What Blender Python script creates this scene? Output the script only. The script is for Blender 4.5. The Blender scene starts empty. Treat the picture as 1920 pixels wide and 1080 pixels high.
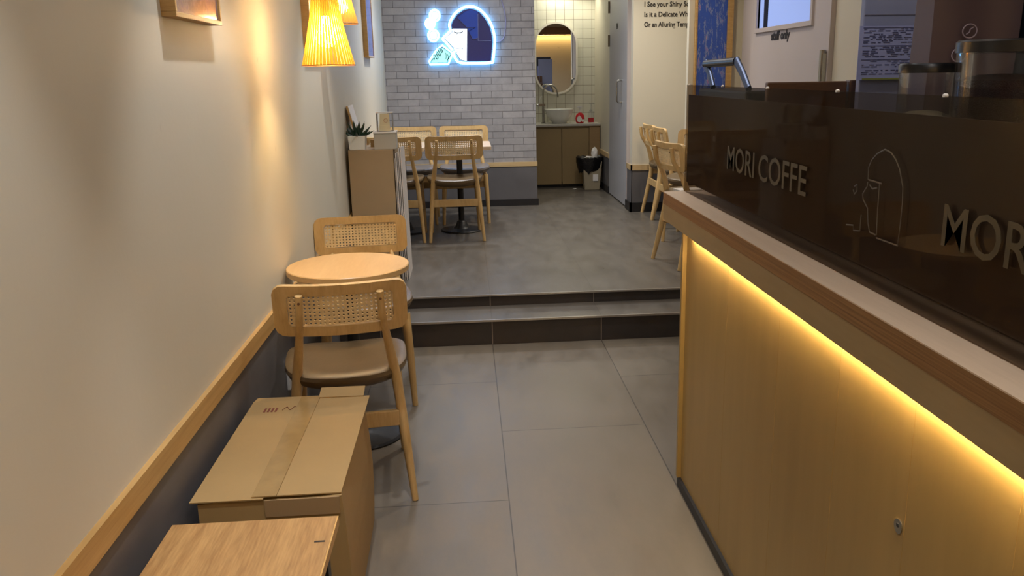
import bpy, bmesh, math, random
from mathutils import Vector, Matrix
random.seed(4)
PI = math.pi
SC = bpy.context.scene
COL = SC.collection

# ------------------------------------------------------------------ camera
R = [[0.9960135502997228, -0.08793449286893948, -0.014984411340584196],
     [-0.03609370030826635, -0.24367154235578423, -0.9691859595784548],
     [0.08157360122857425, 0.9658631913526033, -0.24587403924116483]]
cd = bpy.data.cameras.new('camera'); cam = bpy.data.objects.new('camera', cd); COL.objects.link(cam)
m3 = Matrix((R[0], [-v for v in R[1]], [-v for v in R[2]])).transposed()
cam.matrix_world = Matrix.Translation((0, 0, 1.43)) @ m3.to_4x4()
cd.sensor_width = 36; cd.lens = 1592.8 / 1920 * 36
cd.shift_x = -(1015.85 - 960) / 1920; cd.shift_y = (542.68 - 540) / 1920
cd.clip_start = 0.05
SC.camera = cam

# ------------------------------------------------------------------ world and exposure
SC.view_settings.view_transform = 'Standard'; SC.view_settings.look = 'None'
SC.view_settings.exposure = -0.15; SC.view_settings.gamma = 1; SC.view_settings.use_curve_mapping = False
W = bpy.data.worlds.new('world'); SC.world = W; W.use_nodes = True
W.node_tree.nodes['Background'].inputs[0].default_value = (0.80, 0.86, 1.0, 1)
W.node_tree.nodes['Background'].inputs[1].default_value = 0.42

# ------------------------------------------------------------------ room lights and added fills
def light(name, kind, loc, power, color, size=0.1, rot=(0, 0, 0), spot=None, sy=None, blend=0.5):
    d = bpy.data.lights.new(name, kind); d.energy = power; d.color = color
    if kind == 'AREA':
        d.size = size
        if sy: d.shape = 'RECTANGLE'; d.size_y = sy
    else:
        d.shadow_soft_size = size
    if spot: d.spot_size = math.radians(spot); d.spot_blend = blend
    o = bpy.data.objects.new(name, d); COL.objects.link(o); o.location = loc; o.rotation_euler = rot
    return o
COOL = (0.93, 0.95, 1.0); WARM = (1.0, 0.78, 0.5)
# ceiling downlights over the aisle and the seating, plus added fill lights
light('downlight_front', 'SPOT', (-0.05, 2.05, 2.68), 14, COOL, 0.04, spot=120, blend=0.9)
light('downlight_picture', 'SPOT', (-0.30, 2.45, 2.70), 85, COOL, 0.02, spot=62, blend=0.5)
light('downlight_picture_far', 'SPOT', (-0.30, 4.35, 2.70), 70, COOL, 0.02, spot=58, blend=0.5)
light('downlight_wall_near', 'SPOT', (-0.30, 1.0, 2.70), 80, COOL, 0.02, spot=62, blend=0.5)
light('entrance_fill', 'SPOT', (0.9, -0.6, 2.68), 40, (1, 0.93, 0.82), 0.06, spot=130, blend=0.9)  # added spot, brightens the front wall for the mirror reflection
light('downlight_near', 'SPOT', (0.6, 0.2, 2.68), 42, (1, 0.96, 0.92), 0.06, spot=130, blend=0.9)
light('downlight_mid', 'SPOT', (0.35, 3.9, 2.68), 60, (1, 0.96, 0.9), 0.06, spot=125, blend=0.9)
light('downlight_tables', 'SPOT', (-0.1, 6.9, 2.68), 85, COOL, 0.05, spot=120, blend=0.9)
light('downlight_hall', 'SPOT', (1.05, 6.9, 2.68), 85, (1, 0.93, 0.82), 0.05, spot=120, blend=0.9)
light('downlight_right_tables', 'SPOT', (1.45, 5.9, 2.68), 40, (1, 0.86, 0.66), 0.05, spot=120, blend=0.9)
light('downlight_counter', 'SPOT', (1.25, 2.5, 2.68), 26, (1, 0.9, 0.8), 0.05, spot=120, blend=0.9)
light('lettering_fill', 'SPOT', (1.75, 7.05, 2.70), 34, (1, 0.84, 0.62), 0.04, spot=100, blend=0.9)  # extra warm spot added to brighten the lettered wall
light('downlight_staff', 'SPOT', (1.6, 4.9, 2.68), 16, (1, 0.9, 0.8), 0.05, spot=120, blend=0.9)
light('downlight_sink', 'SPOT', (1.36, 9.55, 2.45), 12, (1, 0.93, 0.72), 0.03, spot=100, blend=0.7)
light('fill_area_near', 'AREA', (0.35, 0.6, 2.72), 8, (0.93, 0.94, 1.0), 1.4, sy=2.2)  # added fill, makes up for ambient light the front wall blocks
light('fill_area_mid', 'AREA', (0.4, 4.2, 2.72), 8, (0.95, 0.95, 1.0), 1.6, sy=2.2)  # added soft fill over the middle of the room
light('fill_area_far', 'AREA', (0.2, 6.9, 2.72), 22, (0.93, 0.94, 1.0), 1.5, sy=1.5)  # added soft fill towards the brick wall
light('cove_led', 'AREA', (1.4, -1.43, 2.32), 20, (1.0, 0.6, 0.2), 3.6, sy=0.05)
light('downlight_till', 'SPOT', (2.2, 0.3, 2.68), 40, (1, 0.96, 0.92), 0.06, spot=130, blend=0.9)
light('mirror_light', 'AREA', (1.05, 9.60, 2.35), 5, (1, 0.95, 0.75), 0.3, rot=(0, 0, 0))

# ------------------------------------------------------------------ materials
MATS = {}
def nmat(name):
    m = bpy.data.materials.new(name); m.use_nodes = True
    nt = m.node_tree; b = nt.nodes['Principled BSDF']
    return m, nt, b
def N(nt, t, **kw):
    n = nt.nodes.new(t)
    for k, v in kw.items():
        if k in n.inputs: n.inputs[k].default_value = v
        else: setattr(n, k, v)
    return n
def srgb(r, g, b):
    f = lambda c: (c / 255 / 12.92) if c / 255 <= 0.04045 else ((c / 255 + 0.055) / 1.055) ** 2.4
    return (f(r), f(g), f(b), 1)
def plain(name, c, rough=0.5, metal=0.0, var=0.06, scale=8, bump=0.0, spec=0.5, coat=0.0, trans=0.0):
    if name in MATS: return MATS[name]
    m, nt, b = nmat(name)
    b.inputs['Roughness'].default_value = rough; b.inputs['Metallic'].default_value = metal
    b.inputs['Specular IOR Level'].default_value = spec; b.inputs['Coat Weight'].default_value = coat
    tc = N(nt, 'ShaderNodeTexCoord'); no = N(nt, 'ShaderNodeTexNoise', Scale=scale, Detail=4.0)
    nt.links.new(tc.outputs['Object'], no.inputs['Vector'])
    cr = N(nt, 'ShaderNodeValToRGB')
    cr.color_ramp.elements[0].position = 0.3; cr.color_ramp.elements[1].position = 0.7
    cr.color_ramp.elements[0].color = [max(0, v * (1 - var)) for v in c[:3]] + [1]
    cr.color_ramp.elements[1].color = [min(1, v * (1 + var)) for v in c[:3]] + [1]
    nt.links.new(no.outputs['Fac'], cr.inputs['Fac']); nt.links.new(cr.outputs['Color'], b.inputs['Base Color'])
    if bump:
        bn = N(nt, 'ShaderNodeBump', Strength=bump, Distance=0.01)
        no2 = N(nt, 'ShaderNodeTexNoise', Scale=scale * 12, Detail=3.0); nt.links.new(tc.outputs['Object'], no2.inputs['Vector'])
        nt.links.new(no2.outputs['Fac'], bn.inputs['Height']); nt.links.new(bn.outputs['Normal'], b.inputs['Normal'])
    if trans: b.inputs['Transmission Weight'].default_value = trans
    MATS[name] = m; return m
def wood(name, c1, c2, stretch=(1, 12, 12), scale=3, rough=0.45, fine=0.35, coat=0.15):
    if name in MATS: return MATS[name]
    m, nt, b = nmat(name)
    tc = N(nt, 'ShaderNodeTexCoord'); mp = N(nt, 'ShaderNodeMapping'); mp.inputs['Scale'].default_value = stretch
    nt.links.new(tc.outputs['Object'], mp.inputs['Vector'])
    n1 = N(nt, 'ShaderNodeTexNoise', Scale=scale, Detail=6.0, Distortion=0.6); nt.links.new(mp.outputs['Vector'], n1.inputs['Vector'])
    n2 = N(nt, 'ShaderNodeTexNoise', Scale=scale * 7, Detail=3.0); nt.links.new(mp.outputs['Vector'], n2.inputs['Vector'])
    mx = N(nt, 'ShaderNodeMix'); mx.inputs[0].default_value = fine
    nt.links.new(n1.outputs['Fac'], mx.inputs[2]); nt.links.new(n2.outputs['Fac'], mx.inputs[3])
    cr = N(nt, 'ShaderNodeValToRGB'); cr.color_ramp.elements[0].position = 0.34; cr.color_ramp.elements[1].position = 0.66
    cr.color_ramp.elements[0].color = c1; cr.color_ramp.elements[1].color = c2
    nt.links.new(mx.outputs[0], cr.inputs['Fac']); nt.links.new(cr.outputs['Color'], b.inputs['Base Color'])
    b.inputs['Roughness'].default_value = rough; b.inputs['Coat Weight'].default_value = coat; b.inputs['Coat Roughness'].default_value = 0.3
    MATS[name] = m; return m
def emis(name, c, strength, mixcol=None):
    if name in MATS: return MATS[name]
    m, nt, b = nmat(name)
    b.inputs['Base Color'].default_value = c; b.inputs['Emission Color'].default_value = c; b.inputs['Emission Strength'].default_value = strength
    MATS[name] = m; return m

def wall_paint():
    m, nt, b = nmat('cream_wall_paint')
    tc = N(nt, 'ShaderNodeTexCoord')
    n1 = N(nt, 'ShaderNodeTexNoise', Scale=1.5, Detail=3.0); nt.links.new(tc.outputs['Object'], n1.inputs['Vector'])
    cr = N(nt, 'ShaderNodeValToRGB'); cr.color_ramp.elements[0].color = (0.595, 0.55, 0.44, 1); cr.color_ramp.elements[1].color = (0.655, 0.61, 0.49, 1)
    nt.links.new(n1.outputs['Fac'], cr.inputs['Fac'])
    # scuff marks of their own shape
    mp = N(nt, 'ShaderNodeMapping'); mp.inputs['Scale'].default_value = (1, 5, 2.2); nt.links.new(tc.outputs['Object'], mp.inputs['Vector'])
    n2 = N(nt, 'ShaderNodeTexNoise', Scale=2.6, Detail=2.0); nt.links.new(mp.outputs['Vector'], n2.inputs['Vector'])
    c2 = N(nt, 'ShaderNodeValToRGB'); c2.color_ramp.elements[0].position = 0.76; c2.color_ramp.elements[1].position = 0.80
    nt.links.new(n2.outputs['Fac'], c2.inputs['Fac'])
    mx = N(nt, 'ShaderNodeMix', data_type='RGBA'); nt.links.new(c2.outputs['Color'], mx.inputs[0])
    nt.links.new(cr.outputs['Color'], mx.inputs[6]); mx.inputs[7].default_value = (0.38, 0.33, 0.27, 1)
    nt.links.new(mx.outputs[2], b.inputs['Base Color'])
    b.inputs['Roughness'].default_value = 0.55; b.inputs['Specular IOR Level'].default_value = 0.35
    n3 = N(nt, 'ShaderNodeTexNoise', Scale=60.0, Detail=2.0); nt.links.new(tc.outputs['Object'], n3.inputs['Vector'])
    bn = N(nt, 'ShaderNodeBump', Strength=0.08, Distance=0.004); nt.links.new(n3.outputs['Fac'], bn.inputs['Height']); nt.links.new(bn.outputs['Normal'], b.inputs['Normal'])
    return m
def brickmat(name, axes, bw, rh, mort, c1, c2, cm, off=0.5, ox=0, oy=0, rough=0.7, bump=0.4, streak=0.0, gloss_var=False, noise=True, mvis=1.0):
    m, nt, b = nmat(name)
    tc = N(nt, 'ShaderNodeTexCoord'); sp = N(nt, 'ShaderNodeSeparateXYZ'); nt.links.new(tc.outputs['Object'], sp.inputs[0])
    cb = N(nt, 'ShaderNodeCombineXYZ')
    for i, a in enumerate(axes):
        ad = N(nt, 'ShaderNodeMath', operation='ADD'); ad.inputs[1].default_value = (ox, oy)[i]
        nt.links.new(sp.outputs[a], ad.inputs[0]); nt.links.new(ad.outputs[0], cb.inputs[i])
    br = N(nt, 'ShaderNodeTexBrick'); nt.links.new(cb.outputs[0], br.inputs['Vector'])
    br.offset = off; br.inputs['Scale'].default_value = 1; br.inputs['Brick Width'].default_value = bw; br.inputs['Row Height'].default_value = rh
    br.inputs['Mortar Size'].default_value = mort; br.inputs['Mortar Smooth'].default_value = 0.1; br.inputs['Bias'].default_value = 0
    br.inputs['Color1'].default_value = c1; br.inputs['Color2'].default_value = c2; br.inputs['Mortar'].default_value = cm
    n1 = N(nt, 'ShaderNodeTexNoise', Scale=9.0, Detail=8.0, Roughness=0.7); 
    if streak:
        mp = N(nt, 'ShaderNodeMapping'); mp.inputs['Scale'].default_value = (1, 0.35, 1); nt.links.new(tc.outputs['Object'], mp.inputs['Vector']); nt.links.new(mp.outputs['Vector'], n1.inputs['Vector'])
    else: nt.links.new(tc.outputs['Object'], n1.inputs['Vector'])
    mr = N(nt, 'ShaderNodeMapRange'); mr.inputs['From Min'].default_value = 0.3; mr.inputs['From Max'].default_value = 0.7
    mr.inputs['To Min'].default_value = 0.86 if noise else 1; mr.inputs['To Max'].default_value = 1.14 if noise else 1
    nt.links.new(n1.outputs['Fac'], mr.inputs['Value'])
    vm = N(nt, 'ShaderNodeVectorMath', operation='SCALE'); nt.links.new(br.outputs['Color'], vm.inputs[0]); nt.links.new(mr.outputs[0], vm.inputs['Scale'])
    nt.links.new(vm.outputs[0], b.inputs['Base Color'])
    b.inputs['Roughness'].default_value = rough
    if gloss_var:
        m2 = N(nt, 'ShaderNodeMapRange'); m2.inputs['From Min'].default_value = 0.3; m2.inputs['From Max'].default_value = 0.7
        m2.inputs['To Min'].default_value = rough - 0.07; m2.inputs['To Max'].default_value = rough + 0.1
        nt.links.new(n1.outputs['Fac'], m2.inputs['Value']); nt.links.new(m2.outputs[0], b.inputs['Roughness'])
    iv = N(nt, 'ShaderNodeMath', operation='SUBTRACT'); iv.inputs[0].default_value = 1; nt.links.new(br.outputs['Fac'], iv.inputs[1])
    bn = N(nt, 'ShaderNodeBump', Strength=bump, Distance=0.004); nt.links.new(iv.outputs[0], bn.inputs['Height']); nt.links.new(bn.outputs['Normal'], b.inputs['Normal'])
    MATS[name] = m; return m

M_wall = wall_paint()
M_dado = plain('charcoal_dado_paint', srgb(92, 90, 92), 0.5, var=0.12, scale=4)
M_trim = wood('trim_wood', srgb(172, 134, 76), srgb(196, 158, 98), (3, 0.6, 20), 3)
M_trimX = wood('trim_wood_cross', srgb(176, 148, 104), srgb(205, 178, 132), (0.6, 3, 20), 3)
M_black = plain('black_base', srgb(28, 26, 28), 0.5, var=0.2)
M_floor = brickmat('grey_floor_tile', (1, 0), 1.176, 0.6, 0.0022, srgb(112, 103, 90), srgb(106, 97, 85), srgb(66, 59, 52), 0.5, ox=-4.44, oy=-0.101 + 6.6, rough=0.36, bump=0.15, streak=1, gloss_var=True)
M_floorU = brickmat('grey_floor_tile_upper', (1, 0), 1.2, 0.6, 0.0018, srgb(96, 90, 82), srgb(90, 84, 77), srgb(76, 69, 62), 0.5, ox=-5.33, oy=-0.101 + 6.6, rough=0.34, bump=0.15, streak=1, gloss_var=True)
M_riser = brickmat('dark_riser_tile', (0, 2), 0.6, 1.2, 0.0025, srgb(62, 56, 54), srgb(58, 53, 52), srgb(140, 130, 120), 0, ox=-0.101 + 6, oy=0.5, rough=0.5, bump=0.1)
M_nose = plain('steel_nosing', srgb(190, 184, 178), 0.3, metal=0.85, var=0.1, scale=20)
M_brick = brickmat('grey_brick', (0, 2), 0.1925, 0.0620, 0.0022, srgb(158, 155, 155), srgb(144, 142, 143), srgb(98, 95, 96), 0.5, ox=0.62, oy=0.02, rough=0.8, bump=0.7)
M_tile = brickmat('white_wall_tile', (0, 2), 0.1013, 0.1013, 0.0022, srgb(214, 212, 198), srgb(208, 207, 194), srgb(140, 134, 118), 0, ox=0.088, oy=0.0165, rough=0.15, bump=0.3, noise=False)
M_ceil = plain('ceiling_paint', srgb(226, 222, 214), 0.8, var=0.02)
M_chair = wood('chair_ash_wood', srgb(190, 154, 98), srgb(212, 179, 124), (9, 9, 1.2), 3, rough=0.42)
M_cane = plain('woven_cane', srgb(232, 206, 158), 0.6, var=0.12, scale=60, bump=0.2)
M_seat = plain('taupe_leatherette', srgb(98, 80, 55), 0.38, var=0.05, scale=10, bump=0.05)
M_seatg = plain('grey_leatherette', srgb(112, 106, 104), 0.32, var=0.05, scale=10, bump=0.05)
M_tabletop = wood('table_laminate', srgb(204, 164, 106), srgb(216, 178, 122), (8, 1, 8), 2, rough=0.35)
M_tablepale = wood('pale_table_laminate', srgb(206, 184, 158), srgb(220, 198, 172), (1, 8, 8), 2, rough=0.35)
M_iron = plain('black_iron', srgb(22, 22, 25), 0.42, var=0.2)
M_ply = wood('counter_plywood', srgb(146, 118, 66), srgb(154, 125, 72), (6, 6, 0.7), 2.2, rough=0.5, fine=0.2)
M_plyh = wood('counter_fascia_plywood', srgb(152, 130, 92), srgb(163, 141, 102), (6, 0.7, 6), 2.2, rough=0.5)
M_plytop = wood('ledge_top_plywood', srgb(208, 184, 158), srgb(220, 196, 170), (14, 0.8, 6), 2.2, rough=0.42)
M_plyedge = wood('plywood_edge', srgb(112, 78, 42), srgb(156, 116, 70), (3, 0.5, 75), 3, rough=0.6, coat=0)
M_card = plain('brown_cardboard', srgb(158, 128, 80), 0.75, var=0.05, scale=5, bump=0.05)
M_cardin = plain('cardboard_inner', srgb(150, 122, 84), 0.8, var=0.05, scale=5)
M_tape = plain('clear_packing_tape', srgb(150, 121, 76), 0.2, var=0.1, scale=20)
M_white = plain('white_plastic', srgb(225, 223, 220), 0.4, var=0.02)
M_ceramic = plain('white_ceramic', srgb(225, 226, 220), 0.12, var=0.01)
M_chrome = plain('brushed_steel', srgb(170, 168, 162), 0.22, metal=1, var=0.05)
M_dark = plain('dark_plastic', srgb(24, 23, 25), 0.3, var=0.1)
M_ink = plain('black_lettering', srgb(34, 28, 26), 0.6, var=0.02)
M_doorgrey = plain('grey_door_laminate', srgb(168, 168, 172), 0.45, var=0.02, scale=3)
M_doorwhite = plain('white_door_paint', srgb(190, 180, 176), 0.45, var=0.02, scale=3)
M_cab = plain('olive_tan_cabinet', srgb(150, 128, 88), 0.5, var=0.05, scale=4)
M_stone = plain('grey_stone_top', srgb(190, 186, 176), 0.25, var=0.06, scale=20)
M_boxstand = plain('tan_cabinet_laminate', srgb(160, 136, 102), 0.6, var=0.04, scale=5)
M_greybox = plain('grey_paper_box', srgb(176, 172, 160), 0.7, var=0.02)
M_cream = plain('cream_card', srgb(214, 204, 170), 0.6, var=0.03)
M_paper = plain('white_paper', srgb(222, 218, 212), 0.8, var=0.03)
M_leaf = plain('succulent_leaf', srgb(26, 52, 34), 0.4, var=0.25, scale=30)
M_bag = plain('black_bin_bag', srgb(12, 12, 14), 0.22, var=0.2, bump=0.6, scale=6)
M_bin = plain('beige_bin', srgb(150, 138, 114), 0.5, var=0.04)
M_red = plain('red_soap', srgb(205, 40, 48), 0.2, var=0.05)
M_gold = plain('dull_gold_lettering', srgb(78, 68, 48), 0.4, metal=0.1, var=0.3, scale=14)
M_line = plain('faint_line_lettering', srgb(76, 68, 58), 0.35, metal=0.2, var=0.2, scale=14)
M_darkwood = wood('dark_rail_wood', srgb(70, 46, 30), srgb(96, 66, 42), (1, 6, 6), 3)
M_mauve = plain('mauve_bag_film', srgb(88, 74, 86), 0.4, var=0.06, scale=4)
M_bluegrey = plain('blue_grey_panel', srgb(128, 138, 174), 0.5, var=0.02)
M_bean = plain('roasted_beans', srgb(50, 26, 20), 0.45, var=0.4, scale=40, bump=0.8)
M_brown = plain('brown_soffit', srgb(110, 84, 64), 0.6)

def mirror_mat():
    m, nt, b = nmat('mirror_glass'); b.inputs['Metallic'].default_value = 1; b.inputs['Roughness'].default_value = 0.01
    b.inputs['Base Color'].default_value = (0.86, 0.86, 0.84, 1); return m
M_mirror = mirror_mat()
def glass_mat(name, col, rough=0.02, tint=0.5, refl=1.0):
    # thin clear sheet: part see-through, part glossy
    m = bpy.data.materials.new(name); m.use_nodes = True; nt = m.node_tree; nt.nodes.clear()
    out = N(nt, 'ShaderNodeOutputMaterial'); tr = N(nt, 'ShaderNodeBsdfTransparent'); tr.inputs[0].default_value = col
    gl = N(nt, 'ShaderNodeBsdfGlossy'); gl.inputs['Roughness'].default_value = rough
    fr = N(nt, 'ShaderNodeFresnel'); fr.inputs[0].default_value = 1.5
    mx = N(nt, 'ShaderNodeMixShader'); ml = N(nt, 'ShaderNodeMath', operation='MULTIPLY'); ml.inputs[1].default_value = refl; nt.links.new(fr.outputs[0], ml.inputs[0])
    nt.links.new(ml.outputs[0], mx.inputs[0]); nt.links.new(tr.outputs[0], mx.inputs[1]); nt.links.new(gl.outputs[0], mx.inputs[2])
    nt.links.new(mx.outputs[0], out.inputs[0]); return m
M_clear = glass_mat('clear_glass', (0.92, 0.93, 0.95, 1), refl=0.5)
M_tint = glass_mat('brown_tinted_glass', (0.64, 0.60, 0.56, 1), refl=0.06)
M_film = plain('dark_brown_film', srgb(124, 113, 105), 0.6, var=0.03, scale=3, spec=0.2)
def translucent():
    m = bpy.data.materials.new('lit_wood_veneer'); m.use_nodes = True; nt = m.node_tree; nt.nodes.clear()
    out = N(nt, 'ShaderNodeOutputMaterial'); d = N(nt, 'ShaderNodeBsdfDiffuse'); d.inputs[0].default_value = (0.66, 0.42, 0.14, 1)
    t = N(nt, 'ShaderNodeBsdfTranslucent'); t.inputs[0].default_value = (1.0, 0.78, 0.22, 1)
    mx = N(nt, 'ShaderNodeMixShader'); mx.inputs[0].default_value = 0.45
    nt.links.new(d.outputs[0], mx.inputs[1]); nt.links.new(t.outputs[0], mx.inputs[2]); nt.links.new(mx.outputs[0], out.inputs[0]); return m
M_veneer = translucent()

# ------------------------------------------------------------------ mesh helpers
def finish(bm, name, mat, parent=None, smooth=False, loc=None, bevel=0, seg=2):
    bmesh.ops.recalc_face_normals(bm, faces=bm.faces)
    me = bpy.data.meshes.new(name); bm.to_mesh(me); bm.free()
    mats = mat if isinstance(mat, (list, tuple)) else [mat]
    for q in mats: me.materials.append(q)
    if smooth:
        for p in me.polygons: p.use_smooth = True
        try: me.set_sharp_from_angle(angle=math.radians(40))
        except Exception: pass
    o = bpy.data.objects.new(name, me); COL.objects.link(o)
    if loc is not None: o.location = loc
    if parent is not None: o.parent = parent
    if bevel:
        b = o.modifiers.new('bevel', 'BEVEL'); b.width = bevel; b.segments = seg; b.limit_method = 'ANGLE'; b.angle_limit = math.radians(40)
    return o
def box(bm, a, b, mi=0):
    vs = [bm.verts.new((x, y, z)) for x in (a[0], b[0]) for y in (a[1], b[1]) for z in (a[2], b[2])]
    for q in ((0, 1, 3, 2), (4, 6, 7, 5), (0, 4, 5, 1), (2, 3, 7, 6), (0, 2, 6, 4), (1, 5, 7, 3)):
        f = bm.faces.new([vs[i] for i in q]); f.material_index = mi
    return vs
def hexa(bm, pts, mi=0):
    # eight corners: bottom 4 (ccw), top 4 (ccw)
    vs = [bm.verts.new(p) for p in pts]
    for q in ((3, 2, 1, 0), (4, 5, 6, 7), (0, 1, 5, 4), (1, 2, 6, 5), (2, 3, 7, 6), (3, 0, 4, 7)):
        f = bm.faces.new([vs[i] for i in q]); f.material_index = mi
def tube(bm, path, rad, seg=10, flat=(1, 1), up=None, cap=True, closed=False, mi=0):
    path = [Vector(p) for p in path]; n = len(path)
    if not isinstance(rad, (list, tuple)): rad = [rad] * n
    rings = []; prev = None
    for i, p in enumerate(path):
        if closed: t = path[(i + 1) % n] - path[i - 1]
        else: t = path[min(i + 1, n - 1)] - path[max(i - 1, 0)]
        t.normalize()
        if prev is None:
            u = Vector(up) if up else (Vector((1, 0, 0)) if abs(t.x) < 0.8 else Vector((0, 1, 0)))
        else: u = prev
        u = (u - t * u.dot(t)).normalized(); v = t.cross(u); prev = u
        rings.append([bm.verts.new(p + (u * math.cos(2 * PI * k / seg) * flat[0] + v * math.sin(2 * PI * k / seg) * flat[1]) * rad[i]) for k in range(seg)])
    m = n if closed else n - 1
    for i in range(m):
        A, B = rings[i], rings[(i + 1) % n]
        for k in range(seg):
            f = bm.faces.new((A[k], A[(k + 1) % seg], B[(k + 1) % seg], B[k])); f.material_index = mi
    if cap and not closed:
        bm.faces.new(rings[0]).material_index = mi; bm.faces.new(rings[-1]).material_index = mi
def lathe(bm, prof, c=(0, 0), seg=32, mi=0, cap=True):
    rings = []
    for r, z in prof:
        rings.append([bm.verts.new((c[0] + r * math.cos(2 * PI * k / seg), c[1] + r * math.sin(2 * PI * k / seg), z)) for k in range(seg)])
    for A, B in zip(rings, rings[1:]):
        for k in range(seg):
            bm.faces.new((A[k], A[(k + 1) % seg], B[(k + 1) % seg], B[k])).material_index = mi
    if cap:
        bm.faces.new(rings[0]).material_index = mi; bm.faces.new(rings[-1]).material_index = mi
def prism(bm, pts, axis, a, b, mi=0):
    # polygon pts in the two other axes, extruded along axis from a to b
    def P(p, w):
        return {0: (w, p[0], p[1]), 1: (p[0], w, p[1]), 2: (p[0], p[1], w)}[axis]
    A = [bm.verts.new(P(p, a)) for p in pts]; B = [bm.verts.new(P(p, b)) for p in pts]; n = len(pts)
    bm.faces.new(A).material_index = mi; bm.faces.new(B[::-1]).material_index = mi
    for i in range(n): bm.faces.new((A[i], B[i], B[(i + 1) % n], A[(i + 1) % n])).material_index = mi
def rrect(w, h, r, n=5, cx=0, cy=0):
    out = []
    for sx, sy, a0 in ((1, 1, 0), (-1, 1, 90), (-1, -1, 180), (1, -1, 270)):
        for k in range(n + 1):
            a = math.radians(a0 + 90 * k / n)
            out.append((cx + sx * (w / 2 - r) + r * math.cos(a), cy + sy * (h / 2 - r) + r * math.sin(a)))
    return out
def smoothpath(pts, k=6):
    P = [Vector(p) for p in pts]; out = []
    for i in range(len(P) - 1):
        p0 = P[max(i - 1, 0)]; p1 = P[i]; p2 = P[i + 1]; p3 = P[min(i + 2, len(P) - 1)]
        for j in range(k):
            t = j / k
            out.append(0.5 * ((2 * p1) + (p2 - p0) * t + (2 * p0 - 5 * p1 + 4 * p2 - p3) * t * t + (3 * p1 - p0 - 3 * p2 + p3) * t ** 3))
    out.append(P[-1]); return out
def boxobj(name, a, b, mat, parent=None, bevel=0.0, local=False):
    bm = bmesh.new(); box(bm, a, b); return finish(bm, name, mat, parent, bevel=bevel)
def tag(o, label=None, cat=None, group=None):
    if label: o['label'] = label
    if cat: o['category'] = cat
    if group: o['group'] = group
    return o
def struct(o, label=None):
    o['kind'] = 'structure'
    if label: o['label'] = label
    return o
def thing(name, label, cat, loc=(0, 0, 0), rz=0.0, group=None):
    o = bpy.data.objects.new(name, None); COL.objects.link(o); o.location = loc; o.rotation_euler = (0, 0, rz)
    o.empty_display_size = 0.05
    return tag(o, label, cat, group)
def text_mesh(s, size, ext=0.001, width=None, bold=0.0):
    c = bpy.data.curves.new('t', 'FONT'); c.body = s; c.size = size; c.extrude = ext; c.offset = bold; c.resolution_u = 3
    o = bpy.data.objects.new('t', c); COL.objects.link(o)
    bpy.context.view_layer.update()
    me = bpy.data.meshes.new_from_object(o.evaluated_get(bpy.context.evaluated_depsgraph_get()))
    bpy.data.objects.remove(o)
    xs = [v.co.x for v in me.vertices]
    if width: 
        k = width / (max(xs) - min(xs)); x0 = min(xs)
        for v in me.vertices: v.co.x = (v.co.x - x0) * k
    return me
def put_text(name, s, size, origin, right, up, mat, parent=None, **kw):
    me = text_mesh(s, size, **kw); me.name = name
    r = Vector(right).normalized(); u = Vector(up).normalized(); n = r.cross(u)
    M = Matrix((r, u, n)).transposed().to_4x4(); M.translation = Vector(origin)
    me.transform(M); me.materials.append(mat)
    o = bpy.data.objects.new(name, me); COL.objects.link(o)
    if parent: o.parent = parent
    return o
def copy_tree(o, parent=None):
    c = o.copy(); COL.objects.link(c)
    if parent is not None: c.parent = parent
    for ch in list(o.children): copy_tree(ch, c)
    return c

# ------------------------------------------------------------------ the setting
XL = -0.724; ZU = 0.206; YB = 8.12
CH = 2.75; XR_ = 3.3
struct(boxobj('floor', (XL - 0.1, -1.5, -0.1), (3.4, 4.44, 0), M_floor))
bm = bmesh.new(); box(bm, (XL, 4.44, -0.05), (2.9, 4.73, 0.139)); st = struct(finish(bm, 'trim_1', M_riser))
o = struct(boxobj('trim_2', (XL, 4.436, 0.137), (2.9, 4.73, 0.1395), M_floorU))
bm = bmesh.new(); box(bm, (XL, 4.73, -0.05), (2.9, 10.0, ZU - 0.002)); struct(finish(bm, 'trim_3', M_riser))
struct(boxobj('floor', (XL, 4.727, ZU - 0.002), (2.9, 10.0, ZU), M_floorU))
struct(boxobj('trim_4', (XL, 4.430, 0.131), (2.9, 4.442, 0.1415), M_nose))
struct(boxobj('trim_5', (XL, 4.720, ZU - 0.008), (2.9, 4.732, ZU + 0.0015), M_nose))
struct(boxobj('ceiling', (XL - 0.1, -1.5, CH), (3.4, 10.0, CH + 0.1), M_ceil))
# left wall: cream over a charcoal dado with a wood rail
struct(boxobj('wall_left', (XL - 0.1, -1.5, 0.0), (XL, 10.0, CH), M_wall))
struct(boxobj('trim_6', (XL, -1.5, 0.0), (XL + 0.008, YB, 0.562), M_dado))
struct(boxobj('trim_7', (XL, -1.5, 0.562), (XL + 0.014, YB, 0.619), M_trim))
struct(boxobj('wall_front', (XL, -1.6, 0.0), (XR_, -1.5, CH), M_wall))
struct(boxobj('trim_15', (XL, -1.5, 2.33), (XR_, -1.30, 2.50), M_brown))
# brick wall block
struct(boxobj('wall_back', (XL, YB, 0.0), (0.655, 9.8, CH), M_brick))
struct(boxobj('trim_8', (XL, YB - 0.010, ZU), (0.657, YB, 0.582), M_dado))
struct(boxobj('trim_9', (XL, YB - 0.016, 0.582), (0.661, YB, 0.623), M_trimX))
struct(boxobj('baseboard_back', (XL, YB - 0.022, ZU), (0.668, YB, 0.269), M_black))
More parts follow.
